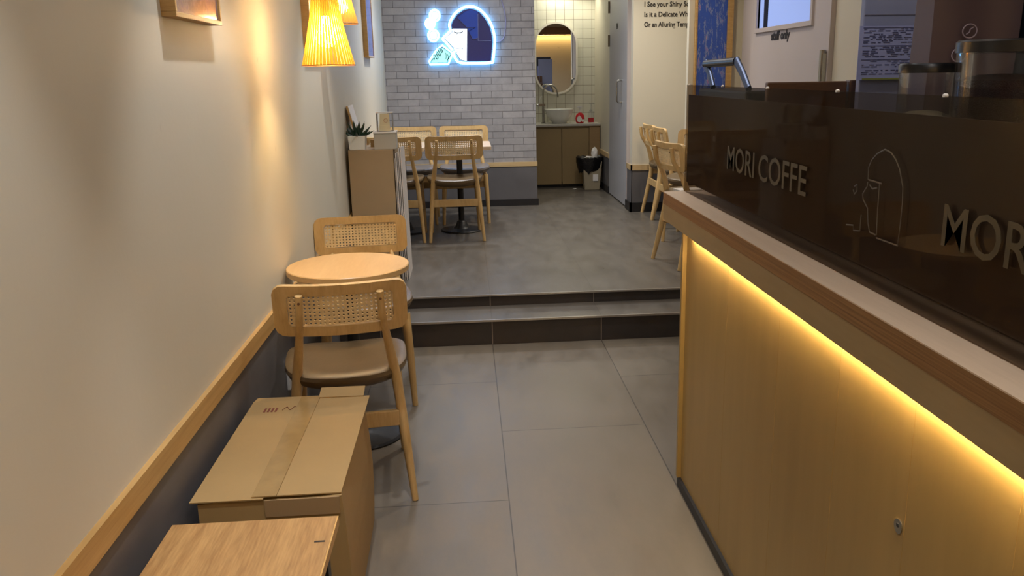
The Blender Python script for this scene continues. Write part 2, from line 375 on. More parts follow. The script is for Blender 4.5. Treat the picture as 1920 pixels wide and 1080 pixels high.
# sink niche
struct(boxobj('wall_niche', (0.655, 9.8, 0.0), (1.6, 9.9, CH), M_tile))
bm = bmesh.new(); box(bm, (1.465, 8.765, 0), (1.56, 9.8, CH)); box(bm, (1.497, 7.65, 0), (1.56, 8.765, CH)); struct(finish(bm, 'wall_right', M_wall))
struct(boxobj('trim_10', (1.457, 8.765, ZU), (1.465, 9.37, 0.575), M_dado))
struct(boxobj('trim_11', (1.452, 8.765, 0.575), (1.465, 9.37, 0.622), M_trimX))
struct(boxobj('baseboard_niche', (1.45, 8.765, ZU), (1.465, 9.37, 0.28), M_black))
# wall with the lettering
struct(boxobj('wall_far', (1.465, 7.546, 0), (2.9, 7.65, CH), M_wall))
bm = bmesh.new(); box(bm, (1.459, 7.538, ZU), (2.9, 7.546, 0.581)); box(bm, (1.457, 7.538, ZU), (1.465, 7.76, 0.581)); struct(finish(bm, 'trim_12', M_dado))
bm = bmesh.new(); box(bm, (1.452, 7.532, 0.581), (2.9, 7.546, 0.628)); box(bm, (1.452, 7.532, 0.581), (1.465, 7.76, 0.628)); struct(finish(bm, 'trim_13', M_trimX))
bm = bmesh.new(); box(bm, (1.445, 7.524, ZU), (2.9, 7.546, 0.29)); box(bm, (1.445, 7.524, ZU), (1.465, 7.765, 0.29)); struct(finish(bm, 'baseboard_far', M_black))
struct(boxobj('trim_14', (1.452, 7.748, ZU), (1.497, 7.775, CH), M_doorwhite))
# partition carrying the blue painting, and the wall with the staff door
struct(boxobj('wall_partition', (1.683, 6.5, ZU), (2.12, 6.56, CH), M_wall))
XR = 2.1
struct(boxobj('wall_side', (XR, 3.2, 0.0), (XR + 0.1, 6.5, CH), M_wall))
bm = bmesh.new(); box(bm, (3.3, -1.5, 0.0), (3.4, 3.2, CH)); box(bm, (XR + 0.1, 3.2, 0.0), (3.4, 3.3, CH)); struct(finish(bm, 'wall_kitchen', M_wall))
struct(boxobj('wall_alcove', (2.8, 6.56, 0), (2.9, 7.546, CH), M_wall))

# wall lettering
put = []
for i, (s, z) in enumerate((('I See your Shiny So', 1.976), ('Is it a Delicate Whi', 1.893), ('Or an Alluring Temp', 1.810))):
    o = put_text('wall_lettering', s, 0.058, (1.558, 7.545, z), (1, 0, 0), (0, 0, 1), M_ink, width=(0.392, 0.392, 0.392)[i], bold=0.0012)
    tag(o, ('top line of dark wall lettering reading I See your Shiny So', 'middle line of dark wall lettering reading Is it a Delicate Whi', 'bottom line of dark wall lettering reading Or an Alluring Temp')[i], 'lettering')

# grey restroom door in the right wall
d = thing('door_1', None, None, (1.497, 7.775, ZU)); d['kind'] = 'structure'; d['label'] = 'tall light grey door beside the sink niche'
def part(name, a, b, mat, parent, bevel=0.0):
    # world-space box parented to an unrotated thing
    L = parent.location
    q = parent
    off = Vector((0, 0, 0))
    while q is not None: off += q.location; q = q.parent
    bm = bmesh.new(); box(bm, [a[i] - off[i] for i in range(3)], [b[i] - off[i] for i in range(3)])
    return finish(bm, name, mat, parent, bevel=bevel)
def off(bm, o):
    bmesh.ops.translate(bm, verts=bm.verts, vec=-Vector(o.location)); return bm
lf = part('door_leaf', (1.460, 7.778, ZU + 0.012), (1.496, 8.76, 2.6), M_doorgrey, d, 0.002)
bm = bmesh.new(); tube(bm, [(1.46, 8.05, 1.362), (1.425, 8.05, 1.362), (1.412, 8.05, 1.35), (1.412, 8.05, 1.175), (1.425, 8.05, 1.162), (1.46, 8.05, 1.162)], 0.009, 8)
finish(off(bm, d), 'door_handle', M_chrome, d, True)
for z in (2.06, 1.74):
    bm = bmesh.new(); box(bm, (1.450, 8.745, z - 0.055), (1.462, 8.785, z + 0.055)); tube(bm, [(1.452, 8.765, z - 0.056), (1.452, 8.765, z + 0.056)], 0.008, 8)
    finish(off(bm, d), 'hinge', plain('bronze_hinge', srgb(112, 98, 74), 0.4, metal=0.6), d)
put_text('door_lettering', 'M', 0.07, (1.459, 8.36, 1.835), (0, -1, 0), (0, 0, 1), M_ink, None, width=0.075, bold=0.004)
lt = bpy.data.objects['door_lettering']; lt.parent = d; lt.matrix_parent_inverse = Matrix.Translation(-Vector(d.location))

# staff door
d = thing('door_2', None, None, (XR, 4.9, ZU)); d['kind'] = 'structure'; d['label'] = 'white staff only door with a small window'
bm = bmesh.new()
y0, y1, wy0, wy1, wz0, wz1 = 4.86, 6.43, 5.13, 6.10, 1.715, 2.15
for a, b in (((y0, ZU), (y1, wz0)), ((y0, wz1), (y1, 2.55)), ((y0, wz0), (wy0, wz1)), ((wy1, wz0), (y1, wz1))):
    box(bm, (XR - 0.03, a[0], a[1]), (XR - 0.001, b[0], b[1]))
finish(off(bm, d), 'door_leaf', M_doorwhite, d)
bm = bmesh.new()
for a, b in (((wy0 - 0.03, wz0 - 0.03), (wy1 + 0.03, wz0)), ((wy0 - 0.03, wz1), (wy1 + 0.03, wz1 + 0.03)), ((wy0 - 0.03, wz0), (wy0, wz1)), ((wy1, wz0), (wy1 + 0.03, wz1))):
    box(bm, (XR - 0.045, a[0], a[1]), (XR - 0.002, b[0], b[1]))
finish(off(bm, d), 'window_frame', M_doorwhite, d, bevel=0.002)
bm = bmesh.new(); box(bm, (XR - 0.018, wy0, wz0), (XR - 0.012, wy1, wz1))
finish(off(bm, d), 'window_pane', emis('daylit_frosted_pane', (0.30, 0.42, 0.85, 1), 0.55), d)
bm = bmesh.new(); box(bm, (XR - 0.024, wy1 - 0.17, wz0), (XR - 0.010, wy1 - 0.10, wz1)); finish(off(bm, d), 'window_mullion', M_dark, d)
o = put_text('door_lettering', 'staff only', 0.075, (XR - 0.0315, 5.81, 1.628), (0, -1, 0), (0, 0, 1), M_ink, None, width=0.34, bold=0.003)
o.parent = d; o.matrix_parent_inverse = Matrix.Translation(-Vector(d.location))
bm = bmesh.new(); box(bm, (XR - 0.055, 4.875, 1.36), (XR - 0.03, 4.915, 1.52)); tube(bm, [(XR - 0.05, 4.895, 1.30), (XR - 0.05, 4.895, 1.54)], 0.018, 8)
finish(off(bm, d), 'hinge', M_chrome, d)

# ------------------------------------------------------------------ blue painting on the partition
def painting_mat(name, base, cols, sc=(6, 6, 1.2), rough=0.4):
    m, nt, b = nmat(name)
    tc = N(nt, 'ShaderNodeTexCoord'); mp = N(nt, 'ShaderNodeMapping'); mp.inputs['Scale'].default_value = sc; nt.links.new(tc.outputs['Object'], mp.inputs['Vector'])
    n1 = N(nt, 'ShaderNodeTexNoise', Scale=4.0, Detail=8.0, Roughness=0.75, Distortion=0.4); nt.links.new(mp.outputs['Vector'], n1.inputs['Vector'])
    cr = N(nt, 'ShaderNodeValToRGB'); e = cr.color_ramp.elements; e[0].position = 0.0; e[0].color = base; e[1].position = 0.5; e[1].color = base
    for p, c in cols:
        k = e.new(p); k.color = c
    nt.links.new(n1.outputs['Fac'], cr.inputs['Fac']); nt.links.new(cr.outputs['Color'], b.inputs['Base Color']); b.inputs['Roughness'].default_value = rough
    return m
M_art1 = painting_mat('blue_drip_painting', srgb(52, 84, 170), [(0.53, srgb(40, 70, 150)), (0.56, srgb(150, 165, 190)), (0.585, srgb(60, 90, 170)), (0.62, srgb(170, 120, 160)), (0.66, srgb(190, 180, 140)), (0.7, srgb(70, 100, 175))], (9, 1, 2.2))
M_art2 = painting_mat('mauve_abstract_print', srgb(128, 104, 98), [(0.56, srgb(150, 122, 116)), (0.66, srgb(120, 96, 112)), (0.78, srgb(100, 92, 100))], (2, 2, 2), 0.15)
M_art3 = painting_mat('blue_abstract_print', srgb(110, 130, 200), [(0.56, srgb(130, 150, 214)), (0.66, srgb(90, 110, 190)), (0.78, srgb(150, 160, 210))], (2, 2, 2), 0.12)
t = thing('framed_painting', 'tall blue dripped painting in a wood frame hanging behind the counter', 'painting', (1.85, 6.5, 1.2))
bm = bmesh.new()
for a, b in (((1.700, 1.17), (1.736, 2.45)), ((1.963, 1.17), (2.007, 2.45)), ((1.736, 1.17), (1.963, 1.21)), ((1.736, 2.41), (1.963, 2.45))):
    box(bm, (a[0] if a[0] > 1.71 else 1.722, 6.46, a[1]), (b[0], 6.5, b[1]))
finish(off(bm, t), 'frame', M_trim, t)
part('canvas', (1.736, 6.472, 1.21), (1.963, 6.492, 2.41), M_art1, t)

# pictures on the left wall
def left_picture(y0, y1, z0, h, art, label, dep=0.036):
    t = thing('framed_picture', label, 'picture', (XL, (y0 + y1) / 2, z0), 0, 'framed pictures along the left wall')
    f = 0.012; bm = bmesh.new(); x0, x1 = XL, XL + dep
    for a, b in (((y0, z0), (y1, z0 + f)), ((y0, z0 + h - f), (y1, z0 + h)), ((y0, z0 + f), (y0 + f, z0 + h - f)), ((y1 - f, z0 + f), (y1, z0 + h - f))):
        box(bm, (x0, a[0], a[1]), (x1, b[0], b[1]))
    finish(off(bm, t), 'frame', M_trim, t, bevel=0.001)
    part('print', (x0 + 0.01, y0 + f, z0 + f), (x1 - 0.006, y1 - f, z0 + h - f), art, t)
left_picture(2.222, 2.625, 1.578, 0.56, M_art2, 'nearest framed picture high on the cream wall, mauve brown print in pale wood')
left_picture(4.10, 4.50, 1.562, 0.56, M_art3, 'framed picture on the cream wall just behind the slatted pendant lamp')
left_picture(6.50, 6.90, 1.568, 0.56, M_art3, 'farthest framed picture on the left wall, blue print beside the grey brick')

# ------------------------------------------------------------------ slatted pendant lamps
def pendant(cx, cy, zb, k, label, power, strength):
    t = thing('pendant_lamp', label, 'lamp', (cx, cy, zb), 0, 'slatted wood pendant lamps')
    prof = [(0.094, 0.0), (0.082, 0.05), (0.068, 0.11), (0.055, 0.17), (0.045, 0.24), (0.038, 0.32), (0.034, 0.42)]
    bm = bmesh.new(); ns = 44
    for i in range(ns):
        a = 2 * PI * i / ns; ca, sa = math.cos(a), math.sin(a)
        rows = []
        for r, z in prof:
            w = r * PI / ns * 0.76; r *= k
            w *= k
            rows.append([bm.verts.new((r * ca - w * sa, r * sa + w * ca, z * k)), bm.verts.new((r * ca + w * sa, r * sa - w * ca, z * k)),
                         bm.verts.new(((r - 0.0012) * ca + w * sa, (r - 0.0012) * sa - w * ca, z * k)), bm.verts.new(((r - 0.0012) * ca - w * sa, (r - 0.0012) * sa + w * ca, z * k))])
        for A, B in zip(rows, rows[1:]):
            for q in range(4): bm.faces.new((A[q], A[(q + 1) % 4], B[(q + 1) % 4], B[q]))
        bm.faces.new(rows[0]); bm.faces.new(rows[-1])
    finish(bm, 'lamp_shade', M_veneer, t)
    for r, z in ((0.0945, 0.0), (0.034, 0.42)):
        bm = bmesh.new(); tube(bm, [(r * k * math.cos(a * PI / 20), r * k * math.sin(a * PI / 20), z * k) for a in range(40)], 0.0022, 6, closed=True)
        finish(bm, 'hoop', wood('hoop_wood', srgb(150, 96, 30), srgb(170, 112, 40)), t, True)
    bm = bmesh.new(); lathe(bm, [(0.004, 0.062 * k), (0.024 * k, 0.068 * k), (0.038 * k, 0.092 * k), (0.036 * k, 0.115 * k), (0.020 * k, 0.15 * k), (0.011 * k, 0.17 * k)], seg=16)
    finish(bm, 'bulb', emis('lit_bulb_%d' % int(strength), (1.0, 0.70, 0.34, 1), strength), t, True)
    bm = bmesh.new(); lathe(bm, [(0.014 * k, 0.17 * k), (0.014 * k, 0.24 * k), (0.005, 0.26 * k)], seg=14); finish(bm, 'bulb_holder', M_dark, t, True)
    bm = bmesh.new(); tube(bm, [(0, 0, 0.25 * k), (0, 0, CH - zb)], 0.003, 6); finish(bm, 'cord', M_dark, t)
    return t
pendant(-0.490, 3.25, 1.472, 1.0, 'lit yellow slatted pendant lamp hanging over the round cafe table', 6, 330)
pendant(-0.600, 4.55, 1.690, 0.80, 'smaller slatted pendant lamp partly hidden behind the lit yellow one', 2, 40)

# ------------------------------------------------------------------ neon sign on the brick
t = thing('neon_sign', 'blue glowing neon sign of a girl drinking coffee on grey brick', 'sign', (0.0, YB, 1.53))
hair = [(0.248, 1.559), (0.265, 1.724), (0.258, 1.797), (0.241, 1.857), (0.205, 1.923), (0.157, 1.978), (0.108, 2.005), (0.065, 2.011), (0.015, 2.0), (-0.043, 1.962), (-0.082, 1.914), (-0.101, 1.873), (-0.099, 1.841), (0.04, 1.838), (0.037, 1.727), (0.026, 1.553), (0.238, 1.553)]
tubep = [(0.026, 1.535), (0.13, 1.534), (0.25, 1.538), (0.267, 1.559), (0.287, 1.724), (0.28, 1.802), (0.263, 1.863), (0.225, 1.935), (0.17, 1.995), (0.115, 2.024), (0.065, 2.03), (0.009, 2.019), (-0.058, 1.977), (-0.099, 1.923), (-0.12, 1.873), (-0.117, 1.819), (-0.182, 1.756), (-0.153, 1.717), (-0.099, 1.652)]
tube2 = [(-0.081, 1.643), (-0.091, 1.613), (-0.053, 1.548), (0.026, 1.535)]
face = [(-0.095, 1.84), (0.039, 1.838), (0.026, 1.553), (-0.033, 1.566), (-0.069, 1.625), (-0.056, 1.64), (-0.004, 1.662), (-0.089, 1.671), (-0.169, 1.756), (-0.099, 1.81)]
cup = [(-0.192, 1.684), (-0.11, 1.62), (-0.14, 1.565), (-0.16, 1.547), (-0.292, 1.545), (-0.307, 1.561), (-0.237, 1.645)]
cuptube = [(-0.191, 1.696), (-0.100, 1.622), (-0.142, 1.531), (-0.311, 1.53), (-0.316, 1.555), (-0.243, 1.657)]
curl = [(-0.298, 1.555), (-0.281, 1.579), (-0.266, 1.573), (-0.276, 1.609), (-0.264, 1.615), (-0.246, 1.578), (-0.233, 1.59), (-0.253, 1.633), (-0.244, 1.642), (-0.217, 1.602), (-0.213, 1.621), (-0.23, 1.657), (-0.217, 1.666), (-0.197, 1.632), (-0.193, 1.651), (-0.205, 1.669), (-0.189, 1.681)]
curl2 = [(-0.189, 1.681), (-0.113, 1.622), (-0.153, 1.559)]
M_nink = plain('neon_line_ink', srgb(8, 8, 12), 0.9, spec=0.0)
M_neon = emis('neon_blue_white', (0.16, 0.50, 1.0, 1), 14)
M_neonface = emis('neon_white_panel', (0.80, 0.90, 1.0, 1), 1.0)
M_neoncup = emis('neon_mint_panel', (0.40, 0.95, 0.9, 1), 0.7)
M_hair = plain('reflected_blue_acrylic', srgb(10, 20, 96), 0.4, var=0.02, spec=0.9)  # blue of the reflected ceiling is put into the base colour
M_hair2 = plain('blue_mirror_acrylic', srgb(40, 74, 170), 0.25, var=0.02)
def plate(name, pts, ya, yb, mat):
    bm = bmesh.new(); prism(bm, pts, 1, ya, yb); bmesh.ops.triangulate(bm, faces=[f for f in bm.faces if len(f.verts) > 4]); return finish(off(bm, t), name, mat, t)
def line(name, pts, y, r, mat, k=1, closed=False):
    bm = bmesh.new(); P = [(p[0], y, p[1]) for p in pts]
    if k > 1: P = smoothpath(P, k)
    tube(bm, P, r, 8, closed=closed); return finish(off(bm, t), name, mat, t, True)
plate('hair_panel', hair, 8.088, 8.094, M_hair)
plate('hair_highlight', [(0.02, 1.985), (-0.045, 1.936), (0.045, 1.845), (0.052, 1.817), (0.087, 1.744), (0.136, 1.750), (0.141, 1.985), (0.08, 2.0)], 8.0865, 8.088, M_hair2)
plate('face_panel', face, 8.086, 8.092, M_neonface)
plate('cup_panel', cup, 8.086, 8.092, M_neoncup)
line('neon_tube', tubep, 8.092, 0.0105, M_neon, 4); line('neon_tube', tube2, 8.092, 0.0105, M_neon, 3); line('neon_tube', cuptube, 8.092, 0.0085, M_neon, 1, True)
line('drawn_line', curl, 8.081, 0.0030, M_nink, 4); line('drawn_line', curl2, 8.081, 0.0026, M_nink)
line('drawn_line', [(-0.083, 1.812), (-0.062, 1.806), (-0.049, 1.803), (-0.024, 1.804), (0.001, 1.813)], 8.081, 0.0026, M_nink)
for pts in ([(-0.056, 1.791), (-0.049, 1.803)], [(-0.026, 1.791), (-0.024, 1.803)], face[2:] + face[:1], [(-0.163, 1.63), (-0.158, 1.60), (-0.165, 1.575)], [(-0.145, 1.615), (-0.14, 1.59), (-0.147, 1.57)]):
    line('drawn_line', pts, 8.081, 0.0022, M_nink)
line('hair_seam', [(0.02, 1.988), (-0.05, 1.938), (0.04, 1.847), (0.115, 1.849), (0.052, 1.817), (0.087, 1.744), (0.134, 1.756)], 8.084, 0.0030, M_hair, 1)
line('hair_seam', [(0.141, 1.966), (0.136, 1.731), (0.253, 1.73)], 8.085, 0.0018, M_bluegrey, 1)
for (x, z), r in zip([(-0.248, 1.955), (-0.292, 1.886), (-0.268, 1.783)], (0.044, 0.040, 0.046)):
    bm = bmesh.new(); prism(bm, [(x + 0.72 * r * math.cos(a * PI / 12), z + 0.72 * r * math.sin(a * PI / 12) * 1.1) for a in range(24)], 1, 8.086, 8.092); finish(off(bm, t), 'bubble_panel', M_neonface, t)
    line('neon_tube', [(x + r * math.cos(a * PI / 12), z + r * 1.1 * math.sin(a * PI / 12)) for a in range(24)], 8.092, 0.0085, M_neon, 1, True)
line('cable', [(0.358, 2.30), (0.358, 2.119), (0.363, 2.071), (0.383, 1.993), (0.393, 1.916), (0.388, 1.831), (0.377, 1.771), (0.344, 1.729), (0.29, 1.72)], 8.105, 0.005, plain('clear_grey_cable', srgb(150, 146, 176), 0.4), 4)
for x, z in ((0.2, 1.6), (0.15, 1.9), (-0.05, 1.9), (-0.05, 1.62), (-0.2, 1.57), (-0.25, 1.95), (-0.29, 1.89), (-0.27, 1.78)):
    bm = bmesh.new(); tube(bm, [(x, 8.091, z), (x, 8.121, z)], 0.004, 8); finish(off(bm, t), 'standoff', M_chrome, t)

# ------------------------------------------------------------------ sink niche
t = thing('sink_cabinet', 'olive tan two-door cabinet under the sink basin', 'cabinet', (1.05, 9.37, ZU))
part('carcass', (0.66, 9.39, ZU + 0.06), (1.46, 9.79, 0.872), M_cab, t)
part('toe_kick', (0.66, 9.41, ZU), (1.46, 9.78, ZU + 0.06), M_black, t)
for a, b in ((0.664, 1.030), (1.040, 1.335)): part('door', (a, 9.37, 0.240), (b, 9.389, 0.846), M_cab, t, 0.002)
part('side_filler', (1.342, 9.374, 0.24), (1.458, 9.389, 0.868), wood('filler_wood', srgb(150, 122, 82), srgb(160, 132, 92)), t)
o = boxobj('sink_countertop', (0.657, 9.35, 0.872), (1.463, 9.798, 0.897), M_stone, bevel=0.002); tag(o, 'grey stone slab countertop carrying the white basin', 'countertop')
t = thing('vessel_sink', 'white ceramic vessel basin standing on the grey slab', 'sink', (1.03, 9.56, 0.897))
bm = bmesh.new(); lathe(bm, [(0.055, 0.0), (0.075, 0.002), (0.105, 0.04), (0.135, 0.085), (0.155, 0.135), (0.160, 0.152), (0.154, 0.153), (0.147, 0.130), (0.125, 0.085), (0.09, 0.04), (0.02, 0.022)], seg=40)
finish(bm, 'basin', M_ceramic, t, True)
t = thing('faucet', 'tall gooseneck steel faucet left of the white basin', 'faucet', (0.855, 9.55, 0.897))
bm = bmesh.new(); tube(bm, [(0, 0, 0), (0, 0, 0.20)], 0.014, 14); lathe(bm, [(0.026, 0.0), (0.026, 0.008), (0.016, 0.016)], seg=18)
finish(bm, 'body', M_chrome, t, True)
bm = bmesh.new(); pts = [(0, 0, 0.19), (0, 0, 0.30)] + [(0.078 - 0.078 * math.cos(a * PI / 12 * 0.93), 0, 0.33 + 0.085 * math.sin(a * PI / 12 * 0.93)) for a in range(13)] + [(0.165, 0, 0.28)]
tube(bm, pts, 0.0085, 10); finish(bm, 'spout', M_chrome, t, True)
bm = bmesh.new(); tube(bm, [(-0.01, 0, 0.20), (-0.075, -0.01, 0.20)], 0.012, 10); box(bm, (-0.045, -0.02, 0.188), (0.02, 0.0, 0.215)); finish(bm, 'valve', M_chrome, t)
bm = bmesh.new(); tube(bm, [(-0.05, -0.01, 0.21), (-0.04, -0.012, 0.26), (-0.02, -0.012, 0.30)], 0.006, 8); finish(bm, 'lever', M_white, t, True)
t = thing('wall_mirror', 'pill shaped mirror with a white frame on the tiled wall', 'mirror', (1.026, 9.8, 1.2))
out = rrect(0.485, 0.782, 0.24, 14, 1.026, 1.595); inn = rrect(0.445, 0.742, 0.22, 14, 1.026, 1.595)
bm = bmesh.new(); n = len(out); V = [[bm.verts.new((p[0], y, p[1])) for p in L] for L, y in ((out, 9.799), (out, 9.765), (inn, 9.765), (inn, 9.772))]
for A, B in zip(V, V[1:]):
    for i in range(n): bm.faces.new((A[i], A[(i + 1) % n], B[(i + 1) % n], B[i]))
finish(off(bm, t), 'frame', plain('white_mirror_frame', srgb(222, 218, 208), 0.4), t)
bm = bmesh.new(); prism(bm, inn, 1, 9.772, 9.785); finish(off(bm, t), 'mirror_glass', M_mirror, t)
# soap bottles
t = thing('soap_bottle', 'red plump soap pump bottle with white label beside the basin', 'bottle', (1.252, 9.47, 0.897))
bm = bmesh.new(); lathe(bm, [(0.03, 0), (0.045, 0.01), (0.052, 0.05), (0.046, 0.085), (0.025, 0.108), (0.012, 0.115)], seg=20)
for v in bm.verts: v.co.y *= 0.6
finish(bm, 'bottle_body', M_red, t, True)
bm = bmesh.new(); prism(bm, [(-0.012 + 0.028 * math.cos(a * PI / 8), 0.045 + 0.033 * math.sin(a * PI / 8)) for a in range(16)], 1, -0.034, -0.030); finish(bm, 'label', M_white, t)
bm = bmesh.new(); prism(bm, [(0.028 + 0.014 * math.cos(a * PI / 8), 0.03 + 0.016 * math.sin(a * PI / 8)) for a in range(16)], 1, -0.033, -0.027); finish(bm, 'label', M_white, t)
bm = bmesh.new(); tube(bm, [(0, 0, 0.112), (0, 0, 0.17)], 0.007, 8); box(bm, (-0.032, -0.01, 0.168), (0.022, 0.01, 0.182)); finish(bm, 'pump', M_white, t)
t = thing('soap_bottle', 'clear square pump bottle with a little red soap by the niche wall', 'bottle', (1.392, 9.60, 0.897))
bm = bmesh.new(); prism(bm, rrect(0.066, 0.05, 0.01), 2, 0, 0.12); finish(bm, 'bottle_body', M_clear, t)
bm = bmesh.new(); prism(bm, rrect(0.060, 0.044, 0.008), 2, 0.002, 0.05); finish(bm, 'soap', M_red, t)
bm = bmesh.new(); tube(bm, [(0, 0, 0.12), (0, 0, 0.20)], 0.006, 8); box(bm, (-0.02, -0.01, 0.195), (0.03, 0.01, 0.215)); lathe(bm, [(0.018, 0.12), (0.014, 0.14)], seg=12); finish(bm, 'pump', M_clear, t)
# bin
t = thing('trash_bin', 'small beige bin lined with a black bag in the niche corner', 'bin', (1.335, 9.12, ZU))
bm = bmesh.new(); hexa(bm, [(-0.085, -0.05, 0), (0.075, -0.05, 0), (0.075, 0.09, 0), (-0.085, 0.09, 0), (-0.11, -0.07, 0.31), (0.10, -0.07, 0.31), (0.10, 0.11, 0.31), (-0.11, 0.11, 0.31)]); b_ = finish(bm, 'bin_body', M_bin, t, bevel=0.008)
bm = bmesh.new(); random.seed(7)
seg = 28; rings = []
for r, z in ((0.118, 0.20), (0.135, 0.24), (0.150, 0.30), (0.152, 0.345), (0.140, 0.352), (0.110, 0.33), (0.05, 0.315), (0.004, 0.31)):
    ring = []
    for k in range(seg):
        a = 2 * PI * k / seg; rr = r * (1 + random.uniform(-0.05, 0.05)); dz = random.uniform(-0.012, 0.012) - (0.02 if z < 0.22 and k % 5 == 0 else 0)
        ring.append(bm.verts.new((max(-0.17, min(0.115, rr * math.cos(a) * 1.05 - 0.02)), rr * math.sin(a) * 0.8 + 0.02, z + dz)))
    rings.append(ring)
for A, B in zip(rings, rings[1:]):
    for k in range(seg): bm.faces.new((A[k], A[(k + 1) % seg], B[(k + 1) % seg], B[k]))
finish(bm, 'bin_bag', M_bag, t, True)
bm = bmesh.new(); box(bm, (0.0, -0.0685, 0.10), (0.055, -0.052, 0.17)); finish(bm, 'label', M_paper, t)
def crumple(name, loc, s, mat, label, cat, sq=(1, 1, 1), group=None):
    bm = bmesh.new(); bmesh.ops.create_icosphere(bm, subdivisions=2, radius=s)
    for v in bm.verts: v.co = Vector((v.co.x * sq[0], v.co.y * sq[1], v.co.z * sq[2])) * random.uniform(0.72, 1.15)
    o = finish(bm, name, mat, None, loc=loc); return tag(o, label, cat, group)
crumple('paper_towel', (1.362, 9.13, ZU + 0.385), 0.045, M_paper, 'tall crumpled white paper towel sticking out of the bin', 'paper', (0.8, 0.8, 1.5))
crumple('paper_towel', (1.30, 9.09, ZU + 0.345), 0.035, M_paper, 'flat crumpled white paper towel on the black bin bag', 'paper', (1.7, 0.9, 0.6))
crumple('paper_scrap', (1.150, 9.16, ZU + 0.006), 0.016, M_paper, 'tiny white paper scrap on the floor beside the bin', 'paper', (1.6, 1, 0.4))

# ------------------------------------------------------------------ rattan-back chairs
def cane_bm():
    w, h, nx, nz = 0.330, 0.104, 22, 8
    dx, dz = w / nx, h / nz; rx, rz = dx * 0.25, dz * 0.25; th = 0.0016
    bm = bmesh.new()
    def bend(x): return 0.62 * x * x
    for i in range(nx):
        for j in range(nz):
            cx = -w / 2 + (i + 0.5) * dx; cz = -h / 2 + (j + 0.5) * dz
            o8 = [(1, 0), (1, 1), (0, 1), (-1, 1), (-1, 0), (-1, -1), (0, -1), (1, -1)]
            F = []; G = []
            for s in (-1, 1):
                F.append([bm.verts.new((cx + a * dx / 2, bend(cx + a * dx / 2) + s * th, cz + b * dz / 2)) for a, b in o8])
                G.append([bm.verts.new((cx + rx * math.cos(k * PI / 4), bend(cx) + s * th, cz + rz * math.sin(k * PI / 4))) for k in range(8)])
            for k in range(8):
                q = (k + 1) % 8
                bm.faces.new((F[0][k], F[0][q], G[0][q], G[0][k])); bm.faces.new((F[1][k], G[1][k], G[1][q], F[1][q])); bm.faces.new((G[0][k], G[0][q], G[1][q], G[1][k]))
    bmesh.ops.remove_doubles(bm, verts=bm.verts, dist=0.0001)
    return bm
def ringboard(w, h, r, iw, ih, ir, th, off_y):
    n = 60
    def dens(L):
        # resample closed loop to n points by angle-like arclength
        d = [0]; m = len(L)
        for i in range(m): d.append(d[-1] + math.dist(L[i], L[(i + 1) % m]))
        out = []; j = 0
        for k in range(n):
            s = d[-1] * k / n
            while d[j + 1] < s: j += 1
            f = (s - d[j]) / (d[j + 1] - d[j]); a, b = L[j], L[(j + 1) % m]
            out.append((a[0] + (b[0] - a[0]) * f, a[1] + (b[1] - a[1]) * f))
        return out
    # start both loops at the middle of the right side so points pair up
    def loop(w, h, r):
        L = rrect(w, h, r, 6); L = [(w / 2, 0)] + L; return dens(L)
    O, I = loop(w, h, r), loop(iw, ih, ir); mid = [((a[0] + b[0]) / 2, (a[1] + b[1]) / 2) for a, b in zip(O, I)]
    bm = bmesh.new(); bend = lambda x: 0.62 * x * x + off_y
    def ring(L, s): return [bm.verts.new((p[0], bend(p[0]) + s, p[1])) for p in L]
    e = 0.003
    rings = [ring(I, -th / 2), ring(mid, -th / 2), ring([(a[0] * (1 - e), a[1] * (1 - e)) for a in O], -th / 2), ring(O, -th / 2 + 0.003), ring(O, th / 2 - 0.003), ring([(a[0] * (1 - e), a[1] * (1 - e)) for a in O], th / 2), ring(mid, th / 2), ring(I, th / 2)]
    for A, B in zip(rings, rings[1:] + rings[:1]):
        for k in range(n): bm.faces.new((A[k], A[(k + 1) % n], B[(k + 1) % n], B[k]))
    return bm
TILT = -0.10
